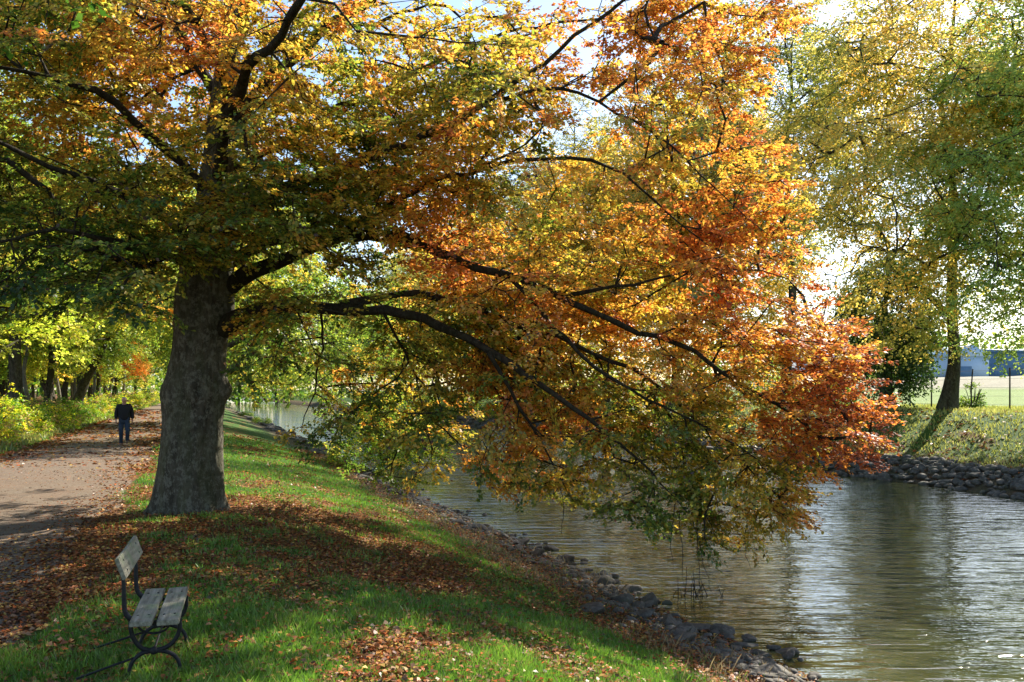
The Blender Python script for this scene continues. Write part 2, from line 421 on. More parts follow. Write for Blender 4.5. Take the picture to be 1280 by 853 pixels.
def L_(pts):
    P = np.array([at(p[0], p[1], p[2]) for p in pts]); r = np.array([p[3] for p in pts]); return P, r
LIMBS = [
 # lowest limb and its forks, reaching right and down to the water
 L_([(256,425,14.5,.26),(285,404,14.35,.20),(312,391,14.2,.145),(350,382,14.1,.125),(395,379,14.0,.115),(432,383,13.9,.105),(480,393,13.7,.09),(540,408,13.5,.08),(590,425,13.4,.07),(634,448,13.3,.058),(680,480,13.2,.046),(730,520,13.2,.036),(780,560,13.3,.026),(830,605,13.3,.016),(862,650,13.2,.008)]),
 L_([(425,382,13.9,.09),(470,372,14.0,.075),(520,370,14.1,.07),(570,379,14.2,.065),(620,390,14.2,.058),(680,412,14.2,.05),(740,438,14.3,.042),(800,470,14.3,.035),(860,510,14.2,.026),(915,560,14.1,.018),(960,620,14.0,.009)]),
 L_([(268,375,14.5,.22),(292,352,14.35,.15),(330,330,14.25,.125),(372,314,14.1,.115),(420,298,14.0,.105),(470,289,13.9,.098),(520,303,13.8,.085),(565,320,13.7,.076),(625,338,13.6,.068),(690,368,13.6,.06),(750,398,13.6,.053),(820,425,13.6,.046),(880,455,13.6,.037),(950,490,13.7,.028),(1010,530,13.8,.018),(1065,565,13.9,.009)]),
 L_([(415,300,14.0,.085),(452,276,13.9,.07),(482,254,13.8,.06),(520,232,13.7,.05),(570,212,13.6,.04),(640,200,13.5,.032),(735,203,13.5,.027),(800,230,13.5,.022),(865,290,13.5,.014),(930,350,13.6,.008)]),
 L_([(266,345,14.5,.16),(300,318,14.9,.12),(345,300,15.3,.10),(400,290,15.6,.085),(460,300,15.9,.07),(520,310,16.2,.055),(600,330,16.4,.04),(700,350,16.5,.028),(800,380,16.4,.018),(900,400,16.3,.01)]),
 L_([(268,290,14.5,.15),(300,262,14.2,.12),(350,240,14.0,.10),(420,218,13.7,.082),(490,190,13.5,.07),(560,160,13.4,.06),(620,128,13.3,.052),(652,100,13.2,.045),(700,64,13.1,.038),(745,28,13.0,.03),(790,-10,12.9,.022),(840,-60,12.8,.012)]),
 L_([(625,126,13.3,.038),(665,110,13.2,.032),(705,105,13.2,.03),(740,125,13.2,.027),(780,150,13.2,.023),(830,172,13.2,.018),(880,215,13.3,.012),(930,270,13.4,.008)]),
 L_([(272,240,14.5,.13),(310,200,15,.1),(380,160,15.6,.08),(460,120,16.2,.065),(550,80,16.8,.05),(640,40,17.2,.035),(740,20,17.4,.022),(840,40,17.4,.012)]),
 L_([(640,350,13.6,.045),(690,400,13.4,.04),(735,450,13.3,.034),(790,490,13.3,.028),(850,520,13.3,.02),(905,545,13.4,.013),(960,590,13.4,.008)]),
 L_([(700,372,13.6,.04),(745,362,13.7,.033),(800,352,13.8,.027),(850,345,13.9,.02),(905,340,14,.014),(980,345,14.1,.008)]),
 L_([(610,440,13.3,.04),(640,490,13.4,.03),(665,535,13.6,.022),(690,580,13.7,.014),(720,620,13.7,.007)]),
 L_([(480,392,13.7,.03),(500,430,14.2,.024),(520,470,14.8,.018),(535,520,15.2,.012),(545,570,15.4,.007)]),
 L_([(400,385,14.0,.03),(405,420,14.8,.024),(400,465,15.6,.018),(385,510,16.2,.012),(378,540,16.4,.007)]),
 # left and towards the eye
 L_([(262,330,14.5,.15),(235,300,13.9,.11),(200,272,13.2,.085),(150,240,12.4,.065),(90,205,11.6,.045),(20,180,11,.028),(-60,170,10.6,.014)]),
 L_([(258,345,14.5,.11),(225,325,13.6,.08),(190,315,12.8,.06),(140,300,11.9,.045),(70,290,11.2,.03),(-20,300,10.6,.014)]),
 L_([(270,260,14.5,.13),(235,210,14.2,.10),(190,165,13.6,.08),(130,125,13,.06),(60,95,12.5,.04),(-30,80,12,.02)]),
 L_([(272,230,14.5,.12),(285,150,13.2,.10),(310,80,11.9,.08),(360,20,10.8,.06),(420,-60,9.9,.04),(480,-160,9.2,.02)]),
 L_([(276,200,14.5,.12),(290,110,13.6,.09),(250,30,12.6,.07),(190,-50,11.8,.05),(110,-140,11,.03),(20,-200,10.4,.015)]),
 L_([(280,170,14.5,.12),(340,90,14.6,.1),(430,20,14.5,.08),(540,-60,14.3,.06),(660,-120,14.1,.04),(800,-160,14,.02)]),
 L_([(282,140,14.5,.11),(230,50,15.2,.09),(170,-40,16,.07),(90,-130,16.8,.05),(0,-200,17.4,.02)]),
 L_([(270,280,14.5,.13),(260,240,15.8,.1),(240,220,17.2,.08),(200,210,18.6,.06),(150,220,20,.03)]),
 L_([(272,260,14.5,.12),(330,230,16.2,.09),(380,220,18,.07),(440,230,19.5,.045),(500,260,20.6,.02)]),
 L_([(290,60,14.5,.10),(330,-60,14,.08),(380,-180,13.6,.06),(450,-280,13.2,.03)]),
 L_([(295,0,14.5,.09),(260,-120,14.6,.07),(220,-240,14.8,.05),(180,-330,15,.02)]),
]
LR = [resample(P, r * .88, .3) for P, r in LIMBS]
tb3 = np.array([TB[0], TB[1], TZ])
for P, r in LR:                                     # every big limb is a part of its own
    t = Tubes(); w = np.stack([fbm(P[:, 0]*2+i*9, P[:, 1]*2, P[:, 2]*2, 60+i, 2) - .5 for i in range(3)], 1)
    w2 = np.stack([fbm(P[:, 0]*.8+i*5, P[:, 1]*.8, P[:, 2]*.8, 160+i, 2) - .5 for i in range(3)], 1)
    P[3:] += w[3:] * .20 + w2[3:] * .22 * np.minimum(1, np.arange(len(P) - 3) / 6)[:, None]
    t.add(P - tb3, r * (1 + (fbm(P[:, 0]*4, P[:, 1]*4, P[:, 2]*4, 66, 2) - .5) * .55), 12)
    meshobj('limb', t.mesh('limb', M['limb']), beech)

def inpoly(px, py, poly):
    poly = np.array(poly, float); x, y = poly[:, 0], poly[:, 1]; r = np.zeros(px.shape, bool)
    for i in range(len(poly)):
        j = i - 1; c = ((y[i] > py) != (y[j] > py)) & (px < (x[j]-x[i]) * (py-y[i]) / (y[j]-y[i] + 1e-12) + x[i]); r ^= c
    return r
OUT = [(-420,-420),(700,-420),(860,-230),(930,-60),(1000,-10),(1000,22),(945,48),(935,150),(985,190),(1000,290),(1050,350),(1075,440),(1098,520),(1086,572),(1030,585),(1004,610),
       (1002,638),(955,672),(905,690),(870,672),(815,655),(765,640),(720,632),(668,612),(612,602),(580,575),(560,560),(548,590),(510,604),(470,596),(420,570),(385,548),(345,505),(306,470),(292,430),(287,395),(300,372),(214,368),(205,400),(120,372),(70,352),(0,405),(-420,420)]
def density(px, py, d):
    k = np.ones(px.shape)
    def hole(cx, cy, rx, ry, v, p=2):
        q = np.exp(-(((px-cx)/rx)**2 + ((py-cy)/ry)**2) ** (p/2)); return 1 - (1 - v) * q
    k *= hole(722, 160, 72, 85, .05, 3); k *= hole(745, 60, 60, 55, .22); k *= hole(665, 20, 30, 40, .35); k *= hole(770, 240, 50, 45, .3)
    k *= hole(362, 350, 62, 18, .12, 3); k *= hole(500, 345, 60, 16, .35); k *= hole(400, 410, 60, 14, .45)
    k *= hole(350, 512, 85, 38, .04, 3); k *= hole(450, 540, 50, 24, .35)
    k *= hole(770, 600, 35, 20, .3); k *= hole(600, 530, 35, 30, .25); k *= hole(935, 440, 40, 22, .5); k *= hole(700, 545, 45, 22, .5); hole(890, 90, 95, 130, .34, 3)
    k *= np.where((px > 205) & (px < 305) & (py > 300), np.where(d < 14.8, .0, .4), 1)
    k *= np.where((px > 560) & (px < 640) & (py > 500), .5, 1)
    k *= np.where((px > 285) & (px < 560) & (py > 400), .5, 1) * np.where((px > 560) & (py > 470), .62, 1) * np.where((px < 215) & (py > 130), .62, 1) * (1 - .25 * sm(620, 760, px)) * np.where((px > 840) & (py > 150) & (py < 380), .7, 1) * (1 - .55 * sm(905, 1000, px) * (py < 400) * (py > 30))
    return k
def sample_beech(n):
    out = []
    while sum(len(o) for o in out) < n:
        px = rng.uniform(-420, 1110, 6000); py = rng.uniform(-420, 700, 6000)
        right = np.maximum(sm(560, 760, px) * sm(100, 260, py), sm(520, 640, px) * sm(380, 450, py)); low = sm(330, 420, py)
        sd = 2.2 * (1 - right) + .75 * right
        dc = 14.6 * (1 - right) + 14.3 * right
        d = rng.normal(dc, sd) + rng.uniform(-1.5, 1.5, 6000) * (1 - right)
        d = np.where((px < 420) & (rng.random(6000) < .10), rng.uniform(16, 23, 6000), d)
        d = np.where((px > 250) & (px < 640) & (py > 150), np.maximum(d, rng.uniform(12.2, 14.5, 6000)), d)
        d = np.where((px > 285) & (px < 600) & (py > 400), rng.uniform(13.2, 17.5, 6000), d)
        ok = inpoly(px, py, OUT) & (d > 9.3) & (d < 23)
        P = np.stack([(px - CX) / F * d, d, CAMZ - (py - HY) / F * d], 1)
        rel = (P - np.array([TB[0], TB[1], 0])) * np.array([1, 1, 1]); hr = np.hypot(rel[:, 0], rel[:, 1])
        lim = 9.6 + 1.3 * (P[:, 1] > 17) - .35 * np.maximum(P[:, 2] - 6, 0)
        ok &= (hr < lim) | ((P[:, 0] > 0) & (hr < 12.2) & (P[:, 2] < 9.5)); ok &= (P[:, 2] > WATER + .3) & (P[:, 2] < 14.5)
        ok &= (P[:, 0] > TB[0] - 8.0) & ~((hr < .9) & (P[:, 2] < 6)) & ~((P[:, 0] < -5.5) & (P[:, 2] < 3.0))
        k = density(px, py, d) * (d / 14.5) ** 2 * np.where(py < 0, .30, 1) * np.where(d > 16.5, np.where(px < 300, .8, .55), 1)
        gx, gy = P[:, 0] - P[:, 2] / .727 * .616, P[:, 1] - P[:, 2] / .727 * .788      # gaps that let the sun down to the lawn
        gap_ = sm(.44, .52, fbm(gx * .38, gy * .55, 0, 170, 2)) * sm(3.2, 4.5, P[:, 2])
        k = k * (1 - gap_ * np.where(py < 0, 1.0, .7))
        n3 = fbm(P[:, 0] * .75, P[:, 1] * .75, P[:, 2] * 1.2, 70, 2)
        k = k * sm(.30, .52, n3)
        ok &= rng.random(6000) < k
        out.append(P[ok])
    return np.concatenate(out)[:n]
att = sample_beech(5200)
def veil(n, x0, x1, y0, y1, d0, d1):               # foliage hanging on the side of the crown nearest the eye
    px = rng.uniform(x0, x1, n); py = rng.uniform(y0, y1, n); d = rng.uniform(d0, d1, n)
    P = np.stack([(px - CX) / F * d, d, CAMZ - (py - HY) / F * d], 1)
    return P[fbm(P[:, 0] * .9, P[:, 1] * .9, P[:, 2] * 1.3, 71, 2) > .42]
att = np.concatenate([att, veil(260, 130, 380, -30, 310, 11.2, 13.6), veil(120, 170, 300, 180, 335, 12.2, 13.6), veil(40, 0, 200, 230, 385, 10.8, 13.2), veil(120, 380, 620, 150, 300, 12.2, 13.2)])
polys, tips, td = grow(LR, att, step=.3, rtip=.0062, droop=.25, expo=2.2, maxr=.07, wob=.05)
t = Tubes()
for P, r in polys: t.add(P - tb3, r, 5 if r[0] > .012 else 4, cap=False)
# bare hanging shoots dipping into the water
for (a, b, c, dd) in [((850,640),(853,700),(856,742),13.9),((862,640),(880,700),(890,742),13.9),((872,650),(874,700),(873,748),13.9),((700,610),(706,640),(702,668),13.6),((935,650),(928,690),(940,712),14.1),((880,640),(905,690),(926,690),13.9),((846,620),(838,680),(842,715),13.8)]:
    P = np.array([at(*a, dd), at(*b, dd), at(*c, dd)]); P, r = resample(P, [.009, .006, .003], .12)
    P += rng.normal(0, .012, P.shape); t.add(P - tb3, r, 4)
meshobj('branches', t.mesh('branches', M['limb']), beech)
cen = np.array([TB[0], TB[1], 6.0])
NL = 118
C, ax, N, L, W, ci, tw = sprays(tips, td, NL, .40, 1.0, .069, .050, flat=.16, droop=.22, tilt=.42, centre=cen)
ANCH = np.array([(50,150,.45),(100,50,.5),(200,150,.66),(230,90,.68),(300,120,.52),(30,50,.4),(130,120,.58),(50,350,.12),(150,310,.16),(200,370,.38),(150,240,.36),(240,220,.36),(30,120,.4),(120,180,.5),(350,250,.33),(330,180,.45),(400,100,.46),(500,50,.58),(420,30,.55),(600,200,.47),(600,90,.52),(500,200,.40),(440,160,.40),(540,140,.46),(620,30,.58),
 (600,300,.66),(560,330,.78),(560,270,.6),(660,400,.6),(700,300,.54),(680,250,.52),(740,380,.55),(650,330,.6),(750,500,.5),(830,560,.38),(840,610,.16),(880,640,.36),(900,600,.5),(960,570,.6),(1040,520,.84),(1060,555,.88),(980,500,.72),(950,380,.7),(1020,380,.74),(900,250,.58),(850,100,.6),(950,230,.64),(980,280,.62),(860,200,.62),(800,260,.56),(870,30,.58),(760,50,.62),
 (700,560,.52),(700,600,.5),(620,590,.55),(650,520,.52),(760,590,.46),(600,480,.5),(480,480,.34),(400,440,.24),(350,480,.2),(320,420,.26),(540,520,.45),(560,470,.5),(520,400,.35),(560,420,.3),(760,330,.56),(450,350,.2),(700,40,.66),(30,30,.42),(800,400,.6),(850,470,.55),(900,540,.58),(480,570,.4),(500,100,.55),(20,250,.2)], float)
tpx, tpy = proj(tips); tpy = np.clip(tpy, -60, 700)
w = 1 / (((tpx[:, None] - ANCH[:, 0]) ** 2 + (tpy[:, None] - ANCH[:, 1]) ** 2) + 600.0) ** 1.5
base = (w * ANCH[:, 2]).sum(1) / w.sum(1)
base = base + (fbm(tips[:, 0]*.9, tips[:, 1]*.9, tips[:, 2]*1.3, 80, 2) - .5) * .6 + rng.normal(0, .09, len(tips)) - .02 * (1 - sm(560, 720, tpx))
av = base[ci] + rng.normal(0, .085, len(ci))
col = autumn(av) * rng.uniform(.7, 1.2, (len(ci), 1))
col = col * .88 + (col @ np.array([.4, .5, .1]))[:, None] * np.array([1.1, 1.0, .6]) * .12
dk = rng.random(len(ci)) < .06; col[dk] = np.array([.09, .045, .02])
v, f = leaves(C - tb3, ax, N, L, W)
meshobj('foliage', npmesh('foliage', v, f, M['leaf'], np.repeat(col, 4, 0)), beech)
V, Q = thin_prisms(tw[0] - tb3, tw[1] - tb3, .0035)
meshobj('twigs', npmesh('twigs', V, Q, M['limb']), beech)

# ================================================================== OTHER TREES
def tree_kind(seed, h, cr, base_h, n_att, n_leaf, leafL, spray, aut, aut_sd, trunk_r, lean=0, forks=5, gap=.35, bright=1.0, droop=.15, flatten=1.0, low=False, wide_low=1.0, fork_z=.3, trunkmat='bgbark', curve=None, cn=.45, off=0, dull=.22):
    """builds the meshes of one tree: trunk with limbs, and foliage; origin at the foot"""
    rg = np.random.default_rng(seed)
    tr = [np.array([0, 0, -.3])]; n = 9
    for i in range(1, n + 1):
        q = i / n; tr.append(np.array([lean * h * q ** 1.3 + rg.normal(0, .012 * h), rg.normal(0, .012 * h), h * .93 * q]))
    tr = np.array(tr)
    if curve is not None: tr[:, 0] += curve * np.sin(np.clip(tr[:, 2] / (h * .5), 0, 1) * np.pi / 2) ** 2
    rad = trunk_r * (1 - np.linspace(0, 1, len(tr)) * .9) ; rad[0] *= 1.45; rad[1] = max(rad[1], trunk_r * .86)
    P, r = resample(tr, rad, .5); r = r * (1 + .35 * np.exp(-np.maximum(P[:, 2], 0) / .35))
    limbs = [(P, r)]
    for i in range(forks):
        z0 = h * (fork_z + (.85 - fork_z) * (i + rg.uniform(0, .6)) / forks); k = int(np.argmin(abs(P[:, 2] - z0))); b = P[k]
        a = rg.uniform(0, 2*np.pi) if i else rg.uniform(-.6, .6); ln = cr * rg.uniform(.65, .95) * (1.1 - .5 * z0 / h)
        up = rg.uniform(.35, 1.0) * (1.2 if not low else .4)
        pts = [b, b + np.array([math.cos(a), math.sin(a), up * .9]) * ln * .33, b + np.array([math.cos(a), math.sin(a), up * .75]) * ln * .68, b + np.array([math.cos(a+.2), math.sin(a+.2), up * .55]) * ln]
        limbs.append(resample(pts, [r[k] * .68, r[k] * .5, r[k] * .32, .02], .5))
    top = P[-1]
    q = rg.normal(0, 1, (n_att * 14, 3)); q = nrm(q) * rg.random((len(q), 1)) ** (1 / 2.2)
    zc = (base_h + h) / 2; a = q * np.array([cr, cr, (h - base_h) / 2])
    a[:, :2] *= np.where(a[:, 2:3] < 0, wide_low, 1.0 - .15 * np.clip(a[:, 2:3] / (h - base_h), 0, 1))
    a[:, 2] += zc; a[:, 0] += np.interp(a[:, 2], P[:, 2], P[:, 0]) + off * sm(h, base_h, a[:, 2])
    nz = fbm(a[:, 0] * cn + seed, a[:, 1] * cn, a[:, 2] * cn * 1.4, seed, 3)
    a = a[nz > np.quantile(nz, gap)][:n_att]
    polys, tips, td = grow(limbs, a, step=.6, rtip=.012, droop=droop, rg=rg, expo=2.3, maxr=trunk_r * .45, wob=.08)
    t = Tubes(); t.add(P, r * (1 + (fbm(P[:, 0]*2, P[:, 2]*2, 0, seed, 2) - .5) * .15), 12)
    for Pl, rl in limbs[1:]: t.add(Pl, rl, 8)
    for Pp, rp in polys: t.add(Pp, rp, 4 if rp[0] < .03 else 5, cap=False)
    C, ax, N, L, W, ci, tw = sprays(tips, td, n_leaf, spray, 1.0, leafL, leafL * .72, flat=.25, droop=droop, tilt=.55, rg=rg, centre=np.array([0, 0, zc]))
    b = aut + (fbm(tips[:, 0]*.3, tips[:, 1]*.3, tips[:, 2]*.3, seed+5, 2) - .5) * aut_sd * 2.2 + rg.normal(0, aut_sd * .3, len(tips))
    col = autumn(b[ci] + rg.normal(0, .06, len(ci))) * rg.uniform(.75, 1.2, (len(ci), 1)) * bright
    col = col * (1 - dull) + (col @ np.array([.45, .5, .05]))[:, None] * np.array([1.15, 1.0, .55]) * dull
    v, f = leaves(C, ax, N, L, W)
    return t.mesh('trunk', M[trunkmat]), npmesh('foliage', v, f, M['bgleaf'], np.repeat(col, 4, 0))
KINDS = {}
def kind(name, **kw): KINDS[name] = tree_kind(**kw)
kind('wood_a', seed=1, h=19, cr=5.2, base_h=3.4, n_att=650, n_leaf=75, leafL=.17, spray=.85, aut=.19, aut_sd=.16, trunk_r=.34, gap=.3, fork_z=.25)
kind('wood_b', seed=2, h=17, cr=4.8, base_h=2.6, n_att=620, n_leaf=75, leafL=.17, spray=.85, aut=.25, aut_sd=.20, trunk_r=.24, lean=.05, gap=.3, forks=6, fork_z=.2)
kind('wood_c', seed=3, h=16, cr=4.6, base_h=4.0, n_att=560, n_leaf=75, leafL=.17, spray=.85, aut=.16, aut_sd=.14, trunk_r=.38, lean=.02, curve=3.2, gap=.3)
kind('slim', seed=4, h=15, cr=2.8, base_h=5.0, n_att=260, n_leaf=60, leafL=.16, spray=.75, aut=.3, aut_sd=.15, trunk_r=.14, lean=.04, gap=.35, forks=4, trunkmat='palebark')
kind('gold', seed=5, h=9, cr=4.0, base_h=2.6, n_att=360, n_leaf=70, leafL=.16, spray=.8, aut=.5, aut_sd=.14, trunk_r=.16, gap=.35, bright=1.15)
kind('river_tree', seed=6, h=24, cr=7.6, base_h=2.6, n_att=2100, n_leaf=64, leafL=.15, spray=1.0, aut=.36, aut_sd=.15, trunk_r=.31, gap=.5, forks=8, bright=1.3, dull=.42, off=4.2, fork_z=.16, wide_low=.95, droop=.45, cn=.6)
kind('airy', dull=.5, seed=7, h=26, cr=5.4, base_h=8, n_att=900, n_leaf=60, leafL=.15, spray=.85, aut=.27, aut_sd=.14, trunk_r=.30, gap=.5, forks=9, fork_z=.3, cn=.7)
kind('river_tree_b', seed=8, h=21, cr=7.0, base_h=1.6, n_att=1700, n_leaf=80, leafL=.20, spray=1.0, dull=.4, aut=.38, aut_sd=.18, trunk_r=.30, gap=.35, forks=7, bright=1.2, fork_z=.12, wide_low=1.1)
kind('bank_wide', seed=17, h=12, cr=6.2, base_h=1.7, n_att=1000, n_leaf=60, leafL=.14, spray=.85, aut=.27, aut_sd=.14, trunk_r=.36, gap=.35, forks=9, bright=1.3, fork_z=.14, wide_low=1.1, droop=.35, off=3.8)
kind('weeping', seed=9, h=6.6, cr=2.0, base_h=.5, n_att=560, n_leaf=60, leafL=.12, spray=.6, aut=.06, aut_sd=.06, trunk_r=.28, gap=.3, forks=5, droop=1.1, bright=.8, wide_low=1.1)

COUNT = {}
def plant(k, name, x, y, label, group=None, rz=0, sc=1.0, tint=(1, 1, 1), cat='tree', tilt=0):
    tm, fm = KINDS[k]
    e = empty(name, (x, y, float(H(x, y)) - .05), rz); e.scale = (sc, sc, sc); e.rotation_euler = (0, tilt, rz)
    tag(e, label, cat, group)
    a = bpy.data.objects.new('trunk', tm); link(a, e)
    b = bpy.data.objects.new('foliage', fm); b.color = (*tint, 1); link(b, e)
    return e
def sy(s, y): return ((s - NY * y) / NX, y)

# right bank
plant('river_tree', 'riverside_tree', *at(1183, 490, 40)[:2], 'broad green gold tree with forked mossy trunk, just right of the dark weeping tree', rz=R(-135), sc=.94, tint=(1.3, 1.15, .95))
plant('river_tree', 'overhanging_tree', 22.4, 34.8, 'green tree at the right edge whose drooping branches fill the upper right corner', rz=R(-150), sc=.78, tint=(.72, 1.0, .85))
plant('weeping', 'weeping_tree', *at(1110, 490, 44)[:2], 'small dark green weeping tree left of the forked mossy trunk on the far bank', sc=1.2)
plant('airy', 'tall_forked_tree', *at(985, 490, 52)[:2], 'tall slender grey tree with thin stems and sky between its leaves, behind the bough tip', rz=1.0, sc=1.0, tint=(1, 1, .9))
plant('airy', 'tall_pale_tree', *sy(34, 66), 'tall pale twiggy tree top showing in the sky gap above the orange bough', rz=2.0, sc=1.08, tint=(1.5, 1.25, 1))
plant('airy', 'tall_pale_tree', *sy(31.5, 78), 'pale thin tree top low in the sky gap left of the tallest pale twiggy one', rz=4.0, sc=1.05, tint=(1.5, 1.25, 1))
plant('river_tree_b', 'riverside_tree', *sy(33, 61), 'ochre tree on the far bank just left of the tall slender grey tree', rz=.5, sc=1.02, tint=(1.45, 1.15, .9))
RB = [(31.5, 72, 'river_tree_b', 1.05, (1.5, 1.2, .9), 1.2), (32, 84, 'airy', .85, (1.2, 1, .9), 3.0), (31.5, 92, 'river_tree_b', 1.1, (1, 1.05, .9), 4), (31, 104, 'river_tree', .95, (1.1, 1, .9), 5), (31, 120, 'river_tree_b', 1.1, (1.2, 1.1, .9), 1.2), (31.5, 138, 'river_tree_b', 1.1, (.95, 1.05, .9), 2.2), (30.5, 160, 'river_tree', .9, (1, 1, .9), .7), (31, 200, 'river_tree_b', 1.2, (1, 1, 1), 1.9), (22, 250, 'river_tree', 1.2, (1, 1, 1), 1.2), (12, 265, 'river_tree_b', 1.3, (1, 1, 1), 3.2)]
ordn = ['second', 'third', 'fourth', 'fifth', 'sixth', 'seventh', 'eighth', 'ninth', 'tenth', 'eleventh', 'twelfth']
for i, (s_, y_, k, sc, ti, rz) in enumerate(RB):
    plant(k, 'riverside_tree', *sy(s_, y_), 'yellow green far bank tree behind the orange bough, %s left of the tall slender tree' % ordn[i], 'trees along the far bank', rz, sc, ti)
# left bank, between path and river, behind the beech
LB = [(.1, 36, 'bank_wide', .95, (1.4, 1.3, 1), 0), (.1, 54, 'bank_wide', 1.35, (1.5, 1.4, 1), .3), (-.1, 82, 'wood_a', 1.1, (1.5, 1.3, .9), 3), (.3, 100, 'wood_b', 1.0, (1.5, 1.3, .9), 4.4), (1.0, 130, 'wood_a', 1.1, (1.5, 1.3, .9), .4), (2.5, 175, 'wood_b', 1.2, (1.4, 1.3, .9), 5.4)]
for i, (s_, y_, k, sc, ti, rz) in enumerate(LB):
    plant(k, 'bank_tree', *sy(s_, y_), 'green tree between path and river, %s in line behind the big beech' % (['first'] + ordn)[i], 'trees between path and river', rz, sc, ti)
# wood on the left of the path: edge row
ED = [(-8.6, 38, 'slim', 1.0, 0, 'slim pale grey trunk at the left edge of the photo behind the bushes'),
      (-8.9, 46, 'wood_a', 1.05, .3, 'thick dark tree trunk standing behind the bushes near the left edge of the photo'),
      (-8.4, 47, 'slim', .9, 2.6, 'thin pale leaning stem just right of the thick dark trunk by the bushes'),
      (-8.6, 54, 'wood_b', 1.0, 1.2, 'dark straight trunk midway between the thick trunk and the bent trunk in the wood'),
      (-8.3, 62, 'wood_c', .95, .35, 'dark trunk that bends strongly to the right over the bushes beside the path'),
      (-8.6, 71, 'wood_a', .85, 4, 'dark trunk right behind the bent tree beside the path'),
      (-8.4, 78, 'slim', 1.1, 1.5, 'pale thin trunk just left of the walking man, nearest the bent tree'),
      (-8.7, 84, 'wood_b', .9, 3.2, 'dark trunk left of the walking man among pale thin stems'),
      (-8.2, 90, 'slim', 1.2, .2, 'pale thin trunk leaning right above the walking man'),
      (-8.6, 98, 'wood_b', .95, 2.2, 'dark slender trunk directly above the walking man'),
      (-8.2, 108, 'slim', 1.2, 5.0, 'pale slender trunk right above the walking man, before the golden tree'),
      (-8.5, 132, 'wood_b', .95, .6, 'dark thin trunk beyond the golden tree near the end of the path'),
      (-8.4, 155, 'wood_a', .9, 1.6, 'farthest dark trunk where the path vanishes beside the beech')]
for i, (s_, y_, k, sc, rz, lab) in enumerate(ED):
    plant(k, 'woodland_tree', *sy(s_, y_), lab, 'trees at the edge of the wood', rz, sc, (1.9, 1.75, 1.3))
plant('gold', 'lime_tree', *sy(-7.6, 34.5), 'small bright lime green leaved tree reaching in at the left edge above the bushes', rz=2, sc=.95, tint=(.85, 1.35, 1.0))
plant('gold', 'golden_tree', *sy(-7.8, 92), 'small golden orange leaved tree behind and above the walking man', rz=1, sc=.9, tint=(1.3, 1, 1))
k_ = 0
rg2 = np.random.default_rng(5)
for row, (s0, ys) in enumerate([(-10.8, range(50, 120, 7)), (-13, range(42, 150, 9)), (-19, range(48, 180, 11)), (-27, range(56, 210, 14)), (-37, range(66, 240, 18))]):
    for y_ in ys:
        s_ = s0 + rg2.uniform(-1.6, 1.6); yy = y_ + rg2.uniform(-2.5, 2.5)
        plant('slim' if row == 0 else ['wood_a', 'wood_b', 'wood_c', 'slim'][int(rg2.integers(0, 4)) if row < 3 else int(rg2.integers(0, 2))], 'woodland_tree', *sy(s_, yy), 'green tree deep inside the wood left of the path, behind its edge trees', 'trees deep in the wood', rg2.uniform(0, 6.28), rg2.uniform(.85, 1.15), tuple(rg2.uniform(.85, 1.25, 3) * np.array([1.75, 1.7, 1.2])))
        k_ += 1

# near branch of a tree just outside the frame on the left
kind('near', seed=21, h=10, cr=3.9, base_h=3.4, n_att=230, n_leaf=26, leafL=.12, spray=.5, aut=.1, aut_sd=.08, trunk_r=.22, gap=.3, forks=6, dull=.0, bright=1.0, fork_z=.3)
plant('near', 'maple_tree', -7.4, 6.4, 'dark green tree whose close leaves hang into the upper left corner', rz=0)

# ================================================================== SHRUBS
def shrub_kind(seed, h, rx, n_att, n_leaf, leafL, aut, aut_sd, bright, spray=.3, droop=.2, dead=0.0):
    rg = np.random.default_rng(seed); stems = []
    for i in range(9):
        a = rg.uniform(0, 2*np.pi); o = rg.uniform(.2, .8) * rx
        stems.append(resample([np.array([math.cos(a)*.15*rx, math.sin(a)*.15*rx, -.15]), np.array([math.cos(a)*o*.5, math.sin(a)*o*.5, h*.45]), np.array([math.cos(a)*o, math.sin(a)*o, h*.8])], [.03, .02, .01], .25))
    q = nrm(rg.normal(0, 1, (n_att * 3, 3))) * rg.random((n_att * 3, 1)) ** .4; q[:, 2] = abs(q[:, 2])
    a = q * np.array([rx, rx, h]); nz = fbm(a[:, 0]*1.2, a[:, 1]*1.2, a[:, 2]*1.2, seed, 2); a = a[nz > np.quantile(nz, .3)][:n_att]
    polys, tips, td = grow(stems, a, step=.25, rtip=.005, rg=rg, droop=droop, maxr=.02)
    t = Tubes()
    for P, r in stems: t.add(P, r, 6)
    for P, r in polys: t.add(P, r, 4, cap=False)
    C, ax, N, L, W, ci, tw = sprays(tips, td, n_leaf, spray, 1, leafL, leafL*.6, flat=.35, droop=droop, tilt=.7, rg=rg, centre=np.array([0, 0, 0]))
    b = aut + rg.normal(0, aut_sd, len(tips)); col = autumn(b[ci] + rg.normal(0, .06, len(ci))) * rg.uniform(.7, 1.25, (len(ci), 1)) * bright
    if dead > 0:
        dd = rg.random(len(tips)) < dead; col[dd[ci]] = np.array([.30, .21, .11]) * rg.uniform(.7, 1.2, (dd[ci].sum(), 1))
    v, f = leaves(C, ax, N, L, W)
    return t.mesh('stems', M['bgbark']), npmesh('foliage', v, f, M['bgleaf'], np.repeat(col, 4, 0))
KINDS['bush'] = shrub_kind(31, 1.7, 1.5, 330, 34, .085, .28, .09, 1.35, dead=.22)
KINDS['bush_b'] = shrub_kind(32, 1.4, 1.3, 300, 34, .085, .2, .07, 1.1, dead=.08)
KINDS['river_bush'] = shrub_kind(33, 3.2, 2.5, 900, 36, .09, .3, .07, 1.5, spray=.35, droop=.35, dead=.1)
KINDS['sapling'] = shrub_kind(34, 1.3, .5, 200, 30, .10, .25, .05, 1.2, spray=.2)
